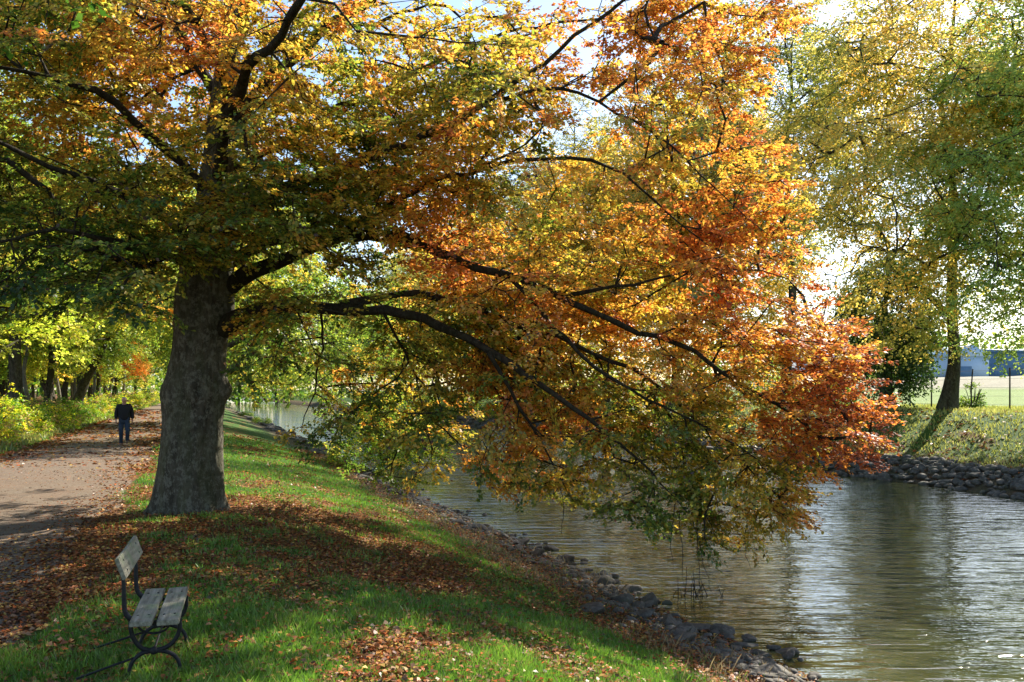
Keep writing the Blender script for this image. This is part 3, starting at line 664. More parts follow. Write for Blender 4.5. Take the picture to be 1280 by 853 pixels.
def shrub(k, name, x, y, label, group=None, rz=0, sc=1.0, tint=(1, 1, 1), sz=1.0):
    e = plant(k, name, x, y, label, group, rz, sc, tint, 'bush'); e.scale = (sc, sc, sc * sz)
    for ch in e.children:
        if ch.name.startswith('trunk'): ch.name = 'stems'
    return e
BS = [(-7.6, 26, 'bush', 1.0), (-8.6, 30, 'bush_b', 1.3), (-7.3, 32, 'bush', .95), (-8.4, 36, 'bush', 1.3), (-7.2, 38, 'bush', .9), (-8.0, 42, 'bush_b', 1.2), (-7.1, 44.5, 'bush', 1.0), (-7.6, 49, 'bush_b', 1.2), (-7.2, 54, 'bush_b', 1.0), (-7.4, 60, 'bush_b', 1.15), (-7.3, 67, 'bush', 1.1), (-7.2, 75, 'bush_b', 1.1), (-7.3, 84, 'bush', 1.2), (-7.0, 95, 'bush', 1.2), (-7.2, 108, 'bush', 1.3), (-7.3, 125, 'bush', 1.4), (-7.2, 145, 'bush', 1.5)]
for i, (s_, y_, k, sc) in enumerate(BS):
    shrub(k, 'bush', *sy(s_, y_), '%s bush on the left path verge, %s nearest the camera' % ('pale yellow green' if k == 'bush' else 'darker green', (['very'] + ordn + ['thirteenth', 'fourteenth', 'fifteenth', 'sixteenth', 'seventeenth'])[i]), 'bushes along the left verge', i * 1.3, sc, (1.5, 1.45, 1.1))
e = shrub('river_bush', 'riverside_bush', -5.0, 36.2, 'big pale green bush leaning over the water behind the hanging beech leaves', sc=1.0, tint=(1.2, 1.2, 1)); e.location.z = -1.05
for i, (s_, y_, k) in enumerate([(25.8, 62, 'bush'), (26.2, 70, 'bush_b'), (25.8, 80, 'bush'), (26.2, 92, 'river_bush'), (26, 108, 'river_bush'), (26, 128, 'river_bush')]):
    shrub(k, 'far_bank_bush', *sy(s_, y_), 'low leafy bush above the stones of the far bank, %s to the left' % (['first'] + ordn)[i], 'bushes on the far bank', i, 1.2 if k != 'river_bush' else 1.0, (1.1, 1.05, .9))
for i, (s_, y_) in enumerate([(33.5, 50), (34, 56), (33.6, 62.5), (34, 70), (33.6, 79), (34, 90), (33.7, 103)]):
    shrub('bush' if i % 2 else 'bush_b', 'hedge_bush', *sy(s_, y_), 'rounded bush at the meadow fence behind the orange bough, %s counting leftwards' % (['first'] + ordn)[i], 'bushes along the meadow fence', i * 2, 1.5 + .12 * i, (1.2, 1.05, .9))
for i, (s_, y_) in enumerate([(6.3, 88), (6, 110)]):
    shrub('bush_b', 'near_bank_bush', *sy(s_, y_), 'low bush at the near bank waterline beyond the beech trunk, %s away' % (['first'] + ordn)[i], 'bushes on the near bank waterline', i, .8, (1.2, 1.2, 1), .8)
shrub('sapling', 'sapling', *at(1216, 490, 43)[:2], 'small young leafy shoot at the fence post right of the forked mossy trunk')

# far-off belt of trees closing the horizon (one mass)
def far_belt():
    Cs, cs = [], []
    rg = np.random.default_rng(77)
    def add(n, xs, ys, zs, aut, br):
        P = np.stack([rg.uniform(*xs, n), rg.uniform(*ys, n), np.zeros(n)], 1)
        top = zs * (.65 + .5 * fbm(P[:, 0] * .09, P[:, 1] * .09, 0, 78, 2)); P[:, 2] = rg.random(n) ** .8 * top
        P[:, 2] += np.minimum(H(P[:, 0], P[:, 1]), 5); Cs.append(P)
        cs.append(autumn(aut + (fbm(P[:, 0]*.12, P[:, 1]*.12, P[:, 2]*.2, 79, 2) - .5) * .5) * br * rg.uniform(.7, 1.2, (n, 1)))
    add(26000, (-210, -60), (70, 300), 17, .18, 1.0)
    add(14000, (-170, 30), (270, 330), 20, .28, 1.1)
    add(9000, (190, 420), (190, 330), 17, .2, .8)
    add(5000, (60, 130), (210, 300), 15, .2, .8)
    add(9000, (50, 220), (205, 260), 13, .25, 1.0)
    C = np.concatenate(Cs); c = np.concatenate(cs); n = len(C)
    v, f = leaves(C, nrm(rg.normal(0, 1, (n, 3))), nrm(rg.normal(0, 1, (n, 3))), rg.uniform(.7, 1.5, n), rg.uniform(.5, 1.1, n))
    return npmesh('far_wood', v, f, M['bgleaf'], np.repeat(c, 4, 0))
tag(meshobj('far_wood', far_belt()), 'distant belt of woodland closing the horizon behind the nearer trees', 'woodland', kind='stuff')

# ================================================================== STONES
def stone_mat():
    t = NT('bank_stone'); P = t.pos(obj=True); oi = t.n('ShaderNodeObjectInfo').outputs['Random']
    n = t.noise(6, 6, .65, P); m = t.noise(2.2, 3, .6, P)
    c = t.ramp(n, [(.3, (.04, .034, .026)), (.55, (.115, .10, .08)), (.8, (.24, .215, .175))])
    c = t.mix(t.math('MULTIPLY', oi, .6), c, (.09, .075, .055))
    c = t.mix(t.ramp(m, [(.55, (0, 0, 0)), (.7, (.6, .6, .6))]), c, (.06, .065, .03))
    return t.done(t.pr(c, .8, t.bump(n, .03, .8), .3))
M['stone'] = stone_mat()
STONES = []
for i in range(10):
    bm = bmesh.new(); bmesh.ops.create_icosphere(bm, subdivisions=3, radius=.5)
    rg = np.random.default_rng(100 + i); pl = nrm(rg.normal(0, 1, (9, 3))); off = rg.uniform(.2, .4, 9)
    for v_ in bm.verts:
        p = np.array(v_.co)
        for a, b in zip(pl, off):
            q = p @ a
            if q > b: p = p - a * (q - b) * .9
        p = p * (1 + .18 * (fbm(p[0]*3+i, p[1]*3, p[2]*3, 101, 3) - .5)); v_.co = Vector(p * np.array([1.3, .95, .58]))
    me = bpy.data.meshes.new('stone'); bm.to_mesh(me); bm.free(); me.materials.append(M['stone'])
    me.polygons.foreach_set('use_smooth', np.ones(len(me.polygons), bool))
    STONES.append(me)
def stone(x, y, z, sc, rg, label, group):
    o = bpy.data.objects.new('bank_stone', STONES[int(rg.integers(0, 10))]); link(o)
    o.location = (x, y, z); o.scale = (sc, sc, sc * rg.uniform(.75, 1.1)); o.rotation_euler = (rg.normal(0, .25), rg.normal(0, .25), rg.uniform(0, 6.28))
    tag(o, label, 'stone', group)
def edge_s(t_, side):                               # where the ground meets the water
    ss = np.linspace(4.5, 9, 60) if side < 0 else np.linspace(21, 26, 60)
    x_, y_ = xy(ss, t_); z_ = H(x_, y_) - WATER; k = int(np.argmin(abs(z_))); return float(ss[k])
rg = np.random.default_rng(9)
tl = 8.2
for i in range(180):
    t_ = 8.0 + 34 * (i / 180) ** 1.25 + rg.uniform(-.15, .15); s_ = edge_s(t_, -1) + rg.normal(-.12, .34)
    x_, y_ = xy(s_, t_); sc = .1 + .38 * rg.random() ** 1.6
    stone(x_, y_, float(max(H(x_, y_), WATER - .05)) + sc * .08, sc, rg, 'rough grey stone edging the near bank where leafy grass meets the water', 'stones along the near waterline')
for (px, py, sc) in [(935, 800, .22), (968, 812, .16), (985, 822, .2), (905, 790, .3), (955, 822, .14)]:
    d = F * (CAMZ - WATER) / (py - HY); p = at(px, py, d)
    stone(p[0], p[1], WATER + .02, sc, rg, 'dark wet stone sticking out of the shallows at the near bank, low in the photo', 'wet stones in the shallows')
for i in range(114):
    t_ = 12 + 34 * rg.random() ** 1.1; e_ = edge_s(t_, 1); u_ = rg.random(); s_ = e_ - .15 + u_ * 1.4
    x_, y_ = xy(s_, t_); sc = rg.uniform(.22, .58)
    stone(x_, y_, float(max(H(x_, y_), WATER)) + sc * .1, sc, rg, 'rounded grey boulder in the stone facing at the foot of the far bank', 'stones facing the far bank')
# smaller rubble between them
def rubble():
    rg = np.random.default_rng(12); vs, fs = [], []; n = 0
    base = [(np.array([v.co for v in m.vertices]), np.array([p.vertices[:] for p in m.polygons])) for m in []]
    ico = bmesh.new(); bmesh.ops.create_icosphere(ico, subdivisions=2, radius=.5); bv = np.array([v.co[:] for v in ico.verts]); bf = np.array([[v.index for v in f_.verts] for f_ in ico.faces]); ico.free()
    for i in range(4300):
        if i < 2000: t_ = 8 + 42 * rg.random() ** 1.3; s_ = edge_s(t_, -1) + rg.normal(-.2, .28); r = rg.uniform(.05, .19)
        elif i < 3300: t_ = 12 + 36 * rg.random(); s_ = edge_s(t_, 1) + rg.uniform(-.1, 1.45); r = rg.uniform(.14, .42)
        else:
            t_ = 44 + 100 * rg.random() ** 1.3; left = rg.random() < .3; s_ = edge_s(t_, -1 if left else 1) + (rg.normal(-.1, .3) if left else rg.uniform(-.1, 1.5)); r = rg.uniform(.3, .6)
        x_, y_ = xy(s_, t_); pn = nrm(rg.normal(0, 1, (5, 3))); q = bv.copy()
        for p_ in pn: q = q - np.maximum(q @ p_ - rg.uniform(.24, .4), 0)[:, None] * p_
        q = q * np.array([1.2, .9, .65]) * r
        a = rg.uniform(0, 6.28); q = np.stack([q[:, 0]*math.cos(a) - q[:, 1]*math.sin(a), q[:, 0]*math.sin(a) + q[:, 1]*math.cos(a), q[:, 2]], 1)
        vs.append(q + np.array([x_, y_, float(max(H(x_, y_), WATER - .02)) + r * .1])); fs.append(bf + n); n += len(bv)
    return npmesh('rubble', np.concatenate(vs), np.concatenate(fs), M['stone'])
tag(meshobj('rubble', rubble()), 'loose small rubble filling the gaps between the bank stones', 'rubble', kind='stuff')

# ================================================================== GRASS, FALLEN LEAVES, DRY STEMS
def scatter(n, dmin, dmax, pw, pxr=(-60, 1340)):
    d = dmin * (dmax / dmin) ** (rng.random(n) ** pw); px = rng.uniform(*pxr, n)
    return (px - CX) / F * d, d
# grass blades on the near bank
x, y = scatter(620000, 4.4, 42, 1.15)
s_, t_ = st(x, y); l, gq, gv, dr = masks(x, y)
pk = np.clip(gq * 1.35 - .12, 0.05, 1) * (gv < .5) * (1 - .9 * dr) * ((s_ < 6.2) & (s_ > -7.5)) * np.where(np.hypot(x - TB[0], y - TB[1]) < .75, 0, 1)
k = rng.random(len(x)) < pk; x, y = x[k], y[k]; n = len(x); z = H(x, y)
print('grass', n)
tuft = fbm(x * 1.6, y * 1.6, 0, 90, 3)
h = rng.uniform(.03, .075, n) * (.5 + 1.1 * tuft) * (1 + .5 * (rng.random(n) < .05)); a = rng.uniform(0, 2*np.pi, n)
w = .0028 * np.maximum(1, y / 6.5) * rng.uniform(.8, 1.5, n); ln = rng.uniform(.1, .7, n) * h; b = rng.uniform(0, 2*np.pi, n)
B = np.stack([x, y, z - .004], 1); sd = np.stack([np.cos(a), np.sin(a), np.zeros(n)], 1) * w[:, None]; tp = np.stack([np.cos(b) * ln, np.sin(b) * ln, h], 1)
v = np.stack([B - sd, B + sd, B + tp * .55 + sd * .7 + np.array([0, 0, .1]) * h[:, None], B + tp], 1).reshape(-1, 3)
f = np.arange(n)[:, None] * 4 + np.array([0, 1, 2, 3])
gc = np.array([.055, .15, .012]) * (1 - tuft[:, None]) * 1.2 + np.array([.14, .24, .03]) * tuft[:, None] * 1.2
gc = gc * rng.uniform(.7, 1.3, (n, 1)); st_ = rng.random(n) < .07; gc[st_] = np.array([.28, .22, .10])
tag(meshobj('grass', npmesh('grass', v, f, M['grass'], np.repeat(gc, 4, 0))), 'short green grass on the near bank between path and river', 'grass', kind='stuff')

# fallen leaves
LF = np.array([(.34, .12, .035), (.24, .085, .03), (.42, .20, .05), (.16, .06, .03), (.46, .30, .08), (.10, .05, .028), (.30, .16, .08), (.42, .11, .03)])
def fallen(n, dmin, dmax, pw, cond, size, lift=.0):
    x, y = scatter(n, dmin, dmax, pw); l, gq, gv, dr = masks(x, y); s_, t_ = st(x, y)
    k = rng.random(n) < cond(x, y, s_, l, gv, dr); x, y = x[k], y[k]; n = len(x)
    C = np.stack([x, y, H(x, y) + .012 + rng.random(n) * lift * (1 - gv[k])], 1)
    C[:, 2] += .012 * gv[k]
    C[:, 2] = np.maximum(C[:, 2], WATER + .01)
    N = nrm(np.array([0, 0, 1.]) + rng.normal(0, .38, (n, 3))); a = rng.uniform(0, 6.28, n); A = np.stack([np.cos(a), np.sin(a), rng.normal(0, .2, n)], 1)
    L = size * rng.uniform(.7, 1.3, n) * np.maximum(1, y / 16)
    c = LF[rng.integers(0, len(LF), n)] * rng.uniform(.7, 1.15, (n, 1))
    v, f = leaves(C, A, N, L, L * rng.uniform(.55, .8, n), .25); print('fallen', n); return v, f, c
v1, f1, c1 = fallen(260000, 4.4, 45, 1.1, lambda x, y, s, l, gv, dr: ((s > -7.5) & (s < 6.6)) * np.where(gv > .5, .12 + .75 * l ** 1.5, .09 + .9 * l ** 1.2 + .7 * dr), .051, .035)
v2, f2, c2 = fallen(90000, 22, 60, 1.0, lambda x, y, s, l, gv, dr: ((s > 24.2) & (s < 35)) * (.1 + .6 * l), .07, .03)
v3, f3, c3 = fallen(50000, 22, 90, 1.0, lambda x, y, s, l, gv, dr: (s < -1) * (s > -12) * (.1 + .8 * l), .085, .02)
tag(meshobj('fallen_leaves', npmesh('fallen_leaves', np.concatenate([v1, v2, v3]), np.concatenate([f1, f2 + len(v1), f3 + len(v1) + len(v2)]), M['fallen'], np.repeat(np.concatenate([c1, c2, c3]), 4, 0))), 'carpet of fallen orange and brown beech leaves on path, grass and banks', 'fallen leaves', kind='stuff')

# verge and meadow tufts: right bank, left verge, dry strip at the stones
def blades(n, dmin, dmax, pw, cond, hh, ww, c0, c1, name, label, cat):
    x, y = scatter(n, dmin, dmax, pw); s_, t_ = st(x, y); l, gq, gv, dr = masks(x, y)
    k = rng.random(n) < cond(x, y, s_, l, gv, dr); x, y = x[k], y[k]; n = len(x); print(name, n); z = H(x, y)
    tu = fbm(x * 1.1, y * 1.1, 0, 95, 3); h = rng.uniform(*hh, n) * (.35 + 1.3 * tu); a = rng.uniform(0, 6.28, n); b = rng.uniform(0, 6.28, n)
    w = ww * np.maximum(1, y / 10) * rng.uniform(.7, 1.4, n); ln = h * rng.uniform(.05, .8, n)
    B = np.stack([x, y, z - .01], 1); sd = np.stack([np.cos(a), np.sin(a), 0*a], 1) * w[:, None]; tp = np.stack([np.cos(b)*ln, np.sin(b)*ln, h], 1)
    v = np.stack([B - sd, B + sd, B + tp * .55 + sd * .7 + np.array([0, 0, .1]) * h[:, None], B + tp], 1).reshape(-1, 3)
    mixv = np.clip(tu + rng.normal(0, .25, n), 0, 1)[:, None]; c = (np.array(c0) * (1 - mixv) + np.array(c1) * mixv) * rng.uniform(.7, 1.25, (n, 1))
    tag(meshobj(name, npmesh(name, v, np.arange(n)[:, None] * 4 + np.array([0, 1, 2, 3]), M['grass'], np.repeat(c, 4, 0))), label, cat, kind='stuff')
blades(150000, 22, 75, 1.0, lambda x, y, s, l, gv, dr: (s > 25.2) * (s < 42) * np.clip(1.15 - l, .15, 1), (.05, .16), .006, (.20, .23, .04), (.38, .37, .11), 'far_bank_grass', 'yellowish grass on the slope and meadow of the far bank', 'grass')
blades(90000, 20, 110, 1.0, lambda x, y, s, l, gv, dr: (s < -5.6) * (s > -9.5) * .9, (.08, .34), .006, (.12, .20, .03), (.34, .31, .12), 'verge_grass', 'long pale grass on the left verge of the path under the bushes', 'grass')
blades(46000, 6, 45, 1.1, lambda x, y, s, l, gv, dr: (s < 6.8) * dr * .8, (.05, .22), .003, (.13, .09, .05), (.30, .23, .13), 'dry_stems', 'dead brown stems and dry grass just above the near bank stones', 'dry grass')

# twiggy weed standing in the shallow water
t = Tubes()
for i in range(16):
    p0 = at(875 + rng.normal(0, 16), 745, 14.0); p0[2] = WATER - .05
    q = p0 + np.array([rng.normal(0, .1), rng.normal(0, .08), rng.uniform(.15, .5)]); m_ = (p0 + q) / 2 + rng.normal(0, .03, 3)
    t.add(*resample([p0, m_, q], [.008, .006, .004], .08), 4)
tag(meshobj('water_weed', t.mesh('water_weed', M['limb'])), 'thin dark dead stalks standing out of the water below the bough', 'water plant')

# ================================================================== BENCH
def wood_mat():
    t = NT('weathered_plank'); v = t.pos(14, 1.2, 14, obj=True)
    n = t.noise(3, 6, .6, v); m = t.noise(5, 4, .6, t.pos(obj=True)); a = t.noise(9, 4, .6, t.pos(obj=True))
    c = t.ramp(n, [(.3, (.10, .095, .07)), (.5, (.22, .205, .155)), (.7, (.32, .30, .24))])
    c = t.mix(t.ramp(m, [(.5, (0, 0, 0)), (.72, (.75, .75, .75))]), c, (.13, .20, .09))
    c = t.mix(t.ramp(a, [(.62, (0, 0, 0)), (.75, (.5, .5, .5))]), c, (.06, .05, .035))
    return t.done(t.pr(c, .75, t.bump(n, .004, .7), .25))
M['plank'] = wood_mat()
def iron_mat():
    t = NT('painted_iron'); n = t.noise(40, 4, .6, t.pos(obj=True))
    c = t.ramp(n, [(.35, (.008, .009, .010)), (.7, (.024, .024, .025))])
    return t.done(t.pr(c, .6, t.bump(n, .002, .6), .25))
M['iron'] = iron_mat()
by_ang = math.atan2(.29, .957)
BO = (-2.62, 6.06); bench = empty('park_bench', (BO[0], BO[1], float(H(-2.5, 6.3))), by_ang)
tag(bench, 'small park bench of grey weathered planks on curled black iron legs in the leafy grass', 'bench')
def spline(pts, n=40):
    P = np.array(pts, float); k = len(P); q = np.linspace(0, k - 1, n); out = []
    for u in q:
        i = min(int(u), k - 2); f_ = u - i; p0, p1, p2, p3 = P[max(i-1, 0)], P[i], P[i+1], P[min(i+2, k-1)]
        out.append(.5 * ((2*p1) + (-p0+p2)*f_ + (2*p0-5*p1+4*p2-p3)*f_**2 + (-p0+3*p1-3*p2+p3)*f_**3))
    return np.array(out)
def side_frame():
    t = Tubes()
    def bar(pts, r, fl=(1.0, 1.3)):
        s2 = spline(pts); P = np.stack([s2[:, 0], 0*s2[:, 0], s2[:, 1]], 1); t.add(P, r, 8)
    bar([(-.088, .85), (-.062, .76), (-.05, .66), (-.048, .56), (-.04, .47), (.0, .415), (.05, .392)], np.interp(np.linspace(0, 1, 40), [0, .3, .8, 1], [.012, .013, .019, .016]))
    bar([(-.02, .396), (.1, .388), (.22, .388), (.325, .392)], .013)
    bar([(.0, .40), (-.005, .35), (.02, .27), (.067, .212), (.135, .19), (.21, .18), (.275, .145), (.31, .08), (.325, -.03)], np.interp(np.linspace(0, 1, 40), [0, .5, .9, 1], [.015, .016, .013, .018]))
    bar([(.31, .39), (.312, .33), (.285, .26), (.23, .21), (.15, .19), (.07, .178), (.01, .13), (-.015, .06), (-.025, -.03)], np.interp(np.linspace(0, 1, 40), [0, .5, .9, 1], [.015, .016, .013, .018]))
    a = np.linspace(0, 2*np.pi, 20); 
    P = np.array([[.143, -.022, .19], [.143, 0, .19], [.143, .022, .19]]); t.add(P, [.022, .03, .022], 12)
    bar([(.03, .39), (.06, .34), (.11, .315), (.16, .31), (.22, .33), (.27, .388)], .008)
    return t.mesh('side_frame', M['iron'])
fm_ = side_frame()
for v_ in (0, .70): o = meshobj('side_frame', fm_, bench); o.location = (0, v_, 0)
def plank(name, cx, cz, w_, th_, y0, y1, tilt):
    bm = bmesh.new(); bmesh.ops.create_cube(bm, size=1)
    for v_ in bm.verts: v_.co = Vector((v_.co.x * w_, v_.co.y * (y1 - y0), v_.co.z * th_))
    bmesh.ops.subdivide_edges(bm, edges=[e_ for e_ in bm.edges if abs((e_.verts[0].co - e_.verts[1].co).y) > .5], cuts=8)
    for v_ in bm.verts: v_.co.z += .002 * math.sin(v_.co.y * 5 + cx * 30); v_.co.x += .0015 * math.sin(v_.co.y * 9 + cx * 50)
    bmesh.ops.bevel(bm, geom=[e_ for e_ in bm.edges if e_.calc_face_angle(0) > .8], offset=.004, segments=2, affect='EDGES')
    me = bpy.data.meshes.new(name); bm.to_mesh(me); bm.free(); me.materials.append(M['plank'])
    o = meshobj(name, me, bench); o.location = (cx, (y0 + y1) / 2, cz); o.rotation_euler = (0, tilt, 0); return o
plank('seat_plank', .075, .421, .142, .036, -.17, .88, .02)
plank('seat_plank', .245, .419, .142, .036, -.17, .88, -.02)
plank('back_plank', -.052, .79, .026, .150, -.15, .86, -.34)
for o in [c_ for c_ in bench.children if 'plank' in c_.name]:
    L0 = o.location.y
    for v_ in (0, .70):
        t = Tubes()
        for q in (-.035, .035):
            if 'seat' in o.name: t.add(np.array([[q, v_ - L0, .016], [q, v_ - L0, .0215]]), .008, 8)
            else: t.add(np.array([[.011, v_ - L0, q], [.0165, v_ - L0, q]]), .008, 8)
            meshobj('bolt', t.mesh('bolt', M['iron']), o); t = Tubes()
t = Tubes(); t.add(np.array([[.143, .0, .19], [.143, .35, .192], [.143, .70, .19]]), .009, 8); t.add(np.array([[.15, .0, .36], [.15, .35, .36], [.15, .70, .36]]), .007, 8)
meshobj('stretcher', t.mesh('stretcher', M['iron']), bench)
for v_, e0 in ((.0, .08), (.70, .09)):
    t = Tubes(); t.add(np.array([[.02, v_, .15], [-.15, v_ - .02, .105], [-.34, v_ - .04, e0 - .03]]), .008, 8)
    meshobj('stay_bar', t.mesh('stay_bar', M['iron']), bench)

# ================================================================== WALKING MAN
def flat_mat(name, c, rough=.8, nz=.25, sc=30):
    t = NT(name); n = t.noise(sc, 4, .6, t.pos(obj=True))
    c2 = t.ramp(n, [(.3, tuple(q * (1 - nz) for q in c)), (.7, tuple(q * (1 + nz) for q in c))]); return t.done(t.pr(c2, rough, t.bump(n, .006, .5), .25))
M['skin'] = flat_mat('skin', (.42, .22, .15), .55, .08)
M['jacket'] = flat_mat('black_jacket', (.012, .012, .014), .7)
M['jeans'] = flat_mat('blue_jeans', (.028, .042, .066), .85)
M['shoe'] = flat_mat('brown_shoe', (.16, .10, .07), .6)
M['hair'] = flat_mat('grey_hair', (.30, .27, .25), .7)
def skin_obj(name, mat, verts, edges, radii, root, parent, lv=1):
    me = bpy.data.meshes.new(name); me.from_pydata([tuple(v) for v in verts], edges, []); me.materials.append(mat)
    o = meshobj(name, me, parent)
    md = o.modifiers.new('skin', 'SKIN'); md.use_smooth_shade = True
    if not me.skin_vertices: 
        bm = bmesh.new(); bm.from_mesh(me); bm.verts.layers.skin.verify(); bm.to_mesh(me); bm.free()
    for i, r in enumerate(radii):
        sv_ = me.skin_vertices[0].data[i]; sv_.radius = r if isinstance(r, tuple) else (r, r); sv_.use_root = (i == root)
    sb = o.modifiers.new('sub', 'SUBSURF'); sb.levels = lv; sb.render_levels = lv + 1
    return o
MX, MY = -14.1, 32.0
man = empty('person', (MX, MY, float(H(MX, MY)) + .025), math.atan2(-MX, MY) * -1 * -1)
man.rotation_euler = (0, 0, math.atan2(MX, MY) * -1 + math.pi)   # local +Y is the walking direction, towards the eye
tag(man, 'man in black jacket and blue jeans walking towards the camera on the path', 'person')
# joints: x right, y forward, z up; left leg forward
J = dict(pel=(0, 0, .94), sp=(0, .0, 1.12), ch=(0, .01, 1.32), nk=(0, .01, 1.48), hd0=(0, .025, 1.56), hd1=(0, .035, 1.64), hd2=(0, .02, 1.71),
 shR=(.19, 0, 1.42), elR=(.265, -.04, 1.16), wrR=(.275, .03, .92), haR=(.27, .05, .85), shL=(-.19, 0, 1.42), elL=(-.265, -.06, 1.16), wrL=(-.275, -.02, .92), haL=(-.27, .0, .85),
 hiR=(.095, 0, .90), knR=(.11, .10, .49), anR=(.105, -.02, .10), toR=(.11, .02, .06), hiL=(-.095, 0, .90), knL=(-.11, .2, .52), anL=(-.10, .06, .2))
names = ['pel','sp','ch','nk','hd0','hd1','hd2','shR','elR','wrR','haR','shL','elL','wrL','haL','hiR','knR','anR','hiL','knL','anL']
rad_ = dict(pel=.13, sp=.13, ch=.14, nk=.055, hd0=(.070, .085), hd1=(.094, .115), hd2=(.084, .102), shR=.06, elR=.042, wrR=.028, haR=(.036, .022), shL=.06, elL=.042, wrL=.028, haL=(.036, .022), hiR=.09, knR=.058, anR=.04, hiL=.09, knL=.058, anL=.04)
E = [('pel','sp'),('sp','ch'),('ch','nk'),('nk','hd0'),('hd0','hd1'),('hd1','hd2'),('ch','shR'),('shR','elR'),('elR','wrR'),('wrR','haR'),('ch','shL'),('shL','elL'),('elL','wrL'),('wrL','haL'),('pel','hiR'),('hiR','knR'),('knR','anR'),('pel','hiL'),('hiL','knL'),('knL','anL')]
vs = [J[n_] for n_ in names]; rs = [rad_[n_] for n_ in names]; es = [(names.index(a), names.index(b)) for a, b in E]
for sgn, hn in ((1, 'haR'), (-1, 'haL')):           # fingers and thumb, slightly curled
    hx, hy, hz = J[hn]; hi = names.index(hn)
    for q in range(4):
        b0 = len(vs); vs += [(hx, hy - .03 + q * .02, hz - .055), (hx - sgn * .012, hy - .03 + q * .021, hz - .09 - .006 * (q in (1, 2)))]; rs += [.009, .008]; es += [(hi, b0), (b0, b0 + 1)]
    b0 = len(vs); vs += [(hx - sgn * .01, hy + .045, hz - .005), (hx - sgn * .018, hy + .055, hz - .04)]; rs += [.010, .009]; es += [(hi, b0), (b0, b0 + 1)]
skin_obj('body', M['skin'], vs, es, rs, 0, man)
def sub(nl, el, rr, name, mat, root=0):
    return skin_obj(name, mat, [J[n_] if isinstance(n_, str) else n_ for n_ in nl], el, rr, root, man)
sub(['ch', 'sp', (0, 0, .98), (0, 0, .88), (0, .01, 1.45), 'shR', 'elR', (.275, .025, .94), 'shL', 'elL', (-.275, -.018, .94)],
    [(0,1),(1,2),(2,3),(0,4),(0,5),(5,6),(6,7),(0,8),(8,9),(9,10)], [(.22,.17),(.225,.18),(.225,.18),(.205,.17),(.10,.09),.105,.08,.062,.105,.08,.062], 'jacket', M['jacket'])
sub([(0, 0, .93), 'hiR', 'knR', 'anR', (.107, -.03, .05), 'hiL', 'knL', 'anL', (-.10, .04, .16)], [(0,1),(1,2),(2,3),(3,4),(0,5),(5,6),(6,7),(7,8)], [(.15,.13),.115,.082,.07,.07,.115,.082,.07,.07], 'jeans', M['jeans'])
for (ax_, ay_, az_, tz) in ((.108, -.05, 0, .0), (-.10, .04, .10, -.05)):
    skin_obj('shoe', M['shoe'], [(ax_, ay_ - .03, .05 + az_), (ax_, ay_ + .06, .045 + az_), (ax_ * 1.08, ay_ + .17, .035 + az_ + tz)], [(0,1),(1,2)], [(.046,.045),(.046,.042),(.042,.03)], 0, man)
skin_obj('hair', M['hair'], [(0, -.055, 1.64), (0, -.05, 1.71), (0, -.02, 1.745)], [(0,1),(1,2)], [(.088,.05),(.088,.05),(.06,.03)], 0, man)
t = Tubes()
t.add(np.array([[0, .118, 1.655], [0, .14, 1.62], [0, .125, 1.605]]), [.008, .014, .01], 6)
meshobj('nose', t.mesh('nose', M['skin']), man)
M['eye'] = flat_mat('eye_dark', (.02, .015, .012), .3)
for sx in (-1, 1):
    t = Tubes(); t.add(np.array([[sx*.022, .112, 1.652], [sx*.032, .118, 1.654], [sx*.044, .108, 1.652]]), .008, 6); meshobj('eye', t.mesh('eye', M['eye']), man)
    t = Tubes(); t.add(np.array([[sx*.082, .01, 1.67], [sx*.09, .01, 1.64], [sx*.08, .01, 1.61]]), [.012, .016, .01], 6); meshobj('ear', t.mesh('ear', M['skin']), man)
M['lip'] = flat_mat('lips', (.28, .10, .08), .5)
t = Tubes(); t.add(np.array([[-.025, .108, 1.575], [0, .118, 1.573], [.025, .108, 1.575]]), .006, 6); meshobj('mouth', t.mesh('mouth', M['lip']), man)

# ================================================================== FENCE AND FAR BUILDINGS
M['post'] = flat_mat('fence_post', (.05, .045, .04), .8)
M['wire'] = flat_mat('fence_wire', (.16, .16, .16), .5)
fy = [38.4, 40.4, 42.4, 44.7, 47.2, 50, 53, 56, 60, 64, 69, 75]
fp = [sy(35.2, q) for q in fy]; f0 = (*fp[0], float(H(*fp[0])))
fence = empty('wire_fence', f0); tag(fence, 'thin wire mesh fence on dark posts along the meadow edge behind the far bank trees', 'fence')
for (x_, y_) in fp:
    z_ = float(H(x_, y_)); t = Tubes(); t.add(np.array([[x_, y_, z_ - .3], [x_ + rng.normal(0, .02), y_, z_ + 1.0], [x_ + rng.normal(0, .05), y_, z_ + 1.95]]) - np.array(f0), [.04, .035, .032], 7)
    meshobj('post', t.mesh('post', M['post']), fence)
t = Tubes()
for hz in (.25, .65, 1.05, 1.45, 1.85): t.add(np.array([[x_, y_ - .045, float(H(x_, y_)) + hz] for x_, y_ in fp]) - np.array(f0), .006, 4)
meshobj('wire', t.mesh('wire', M['wire']), fence)

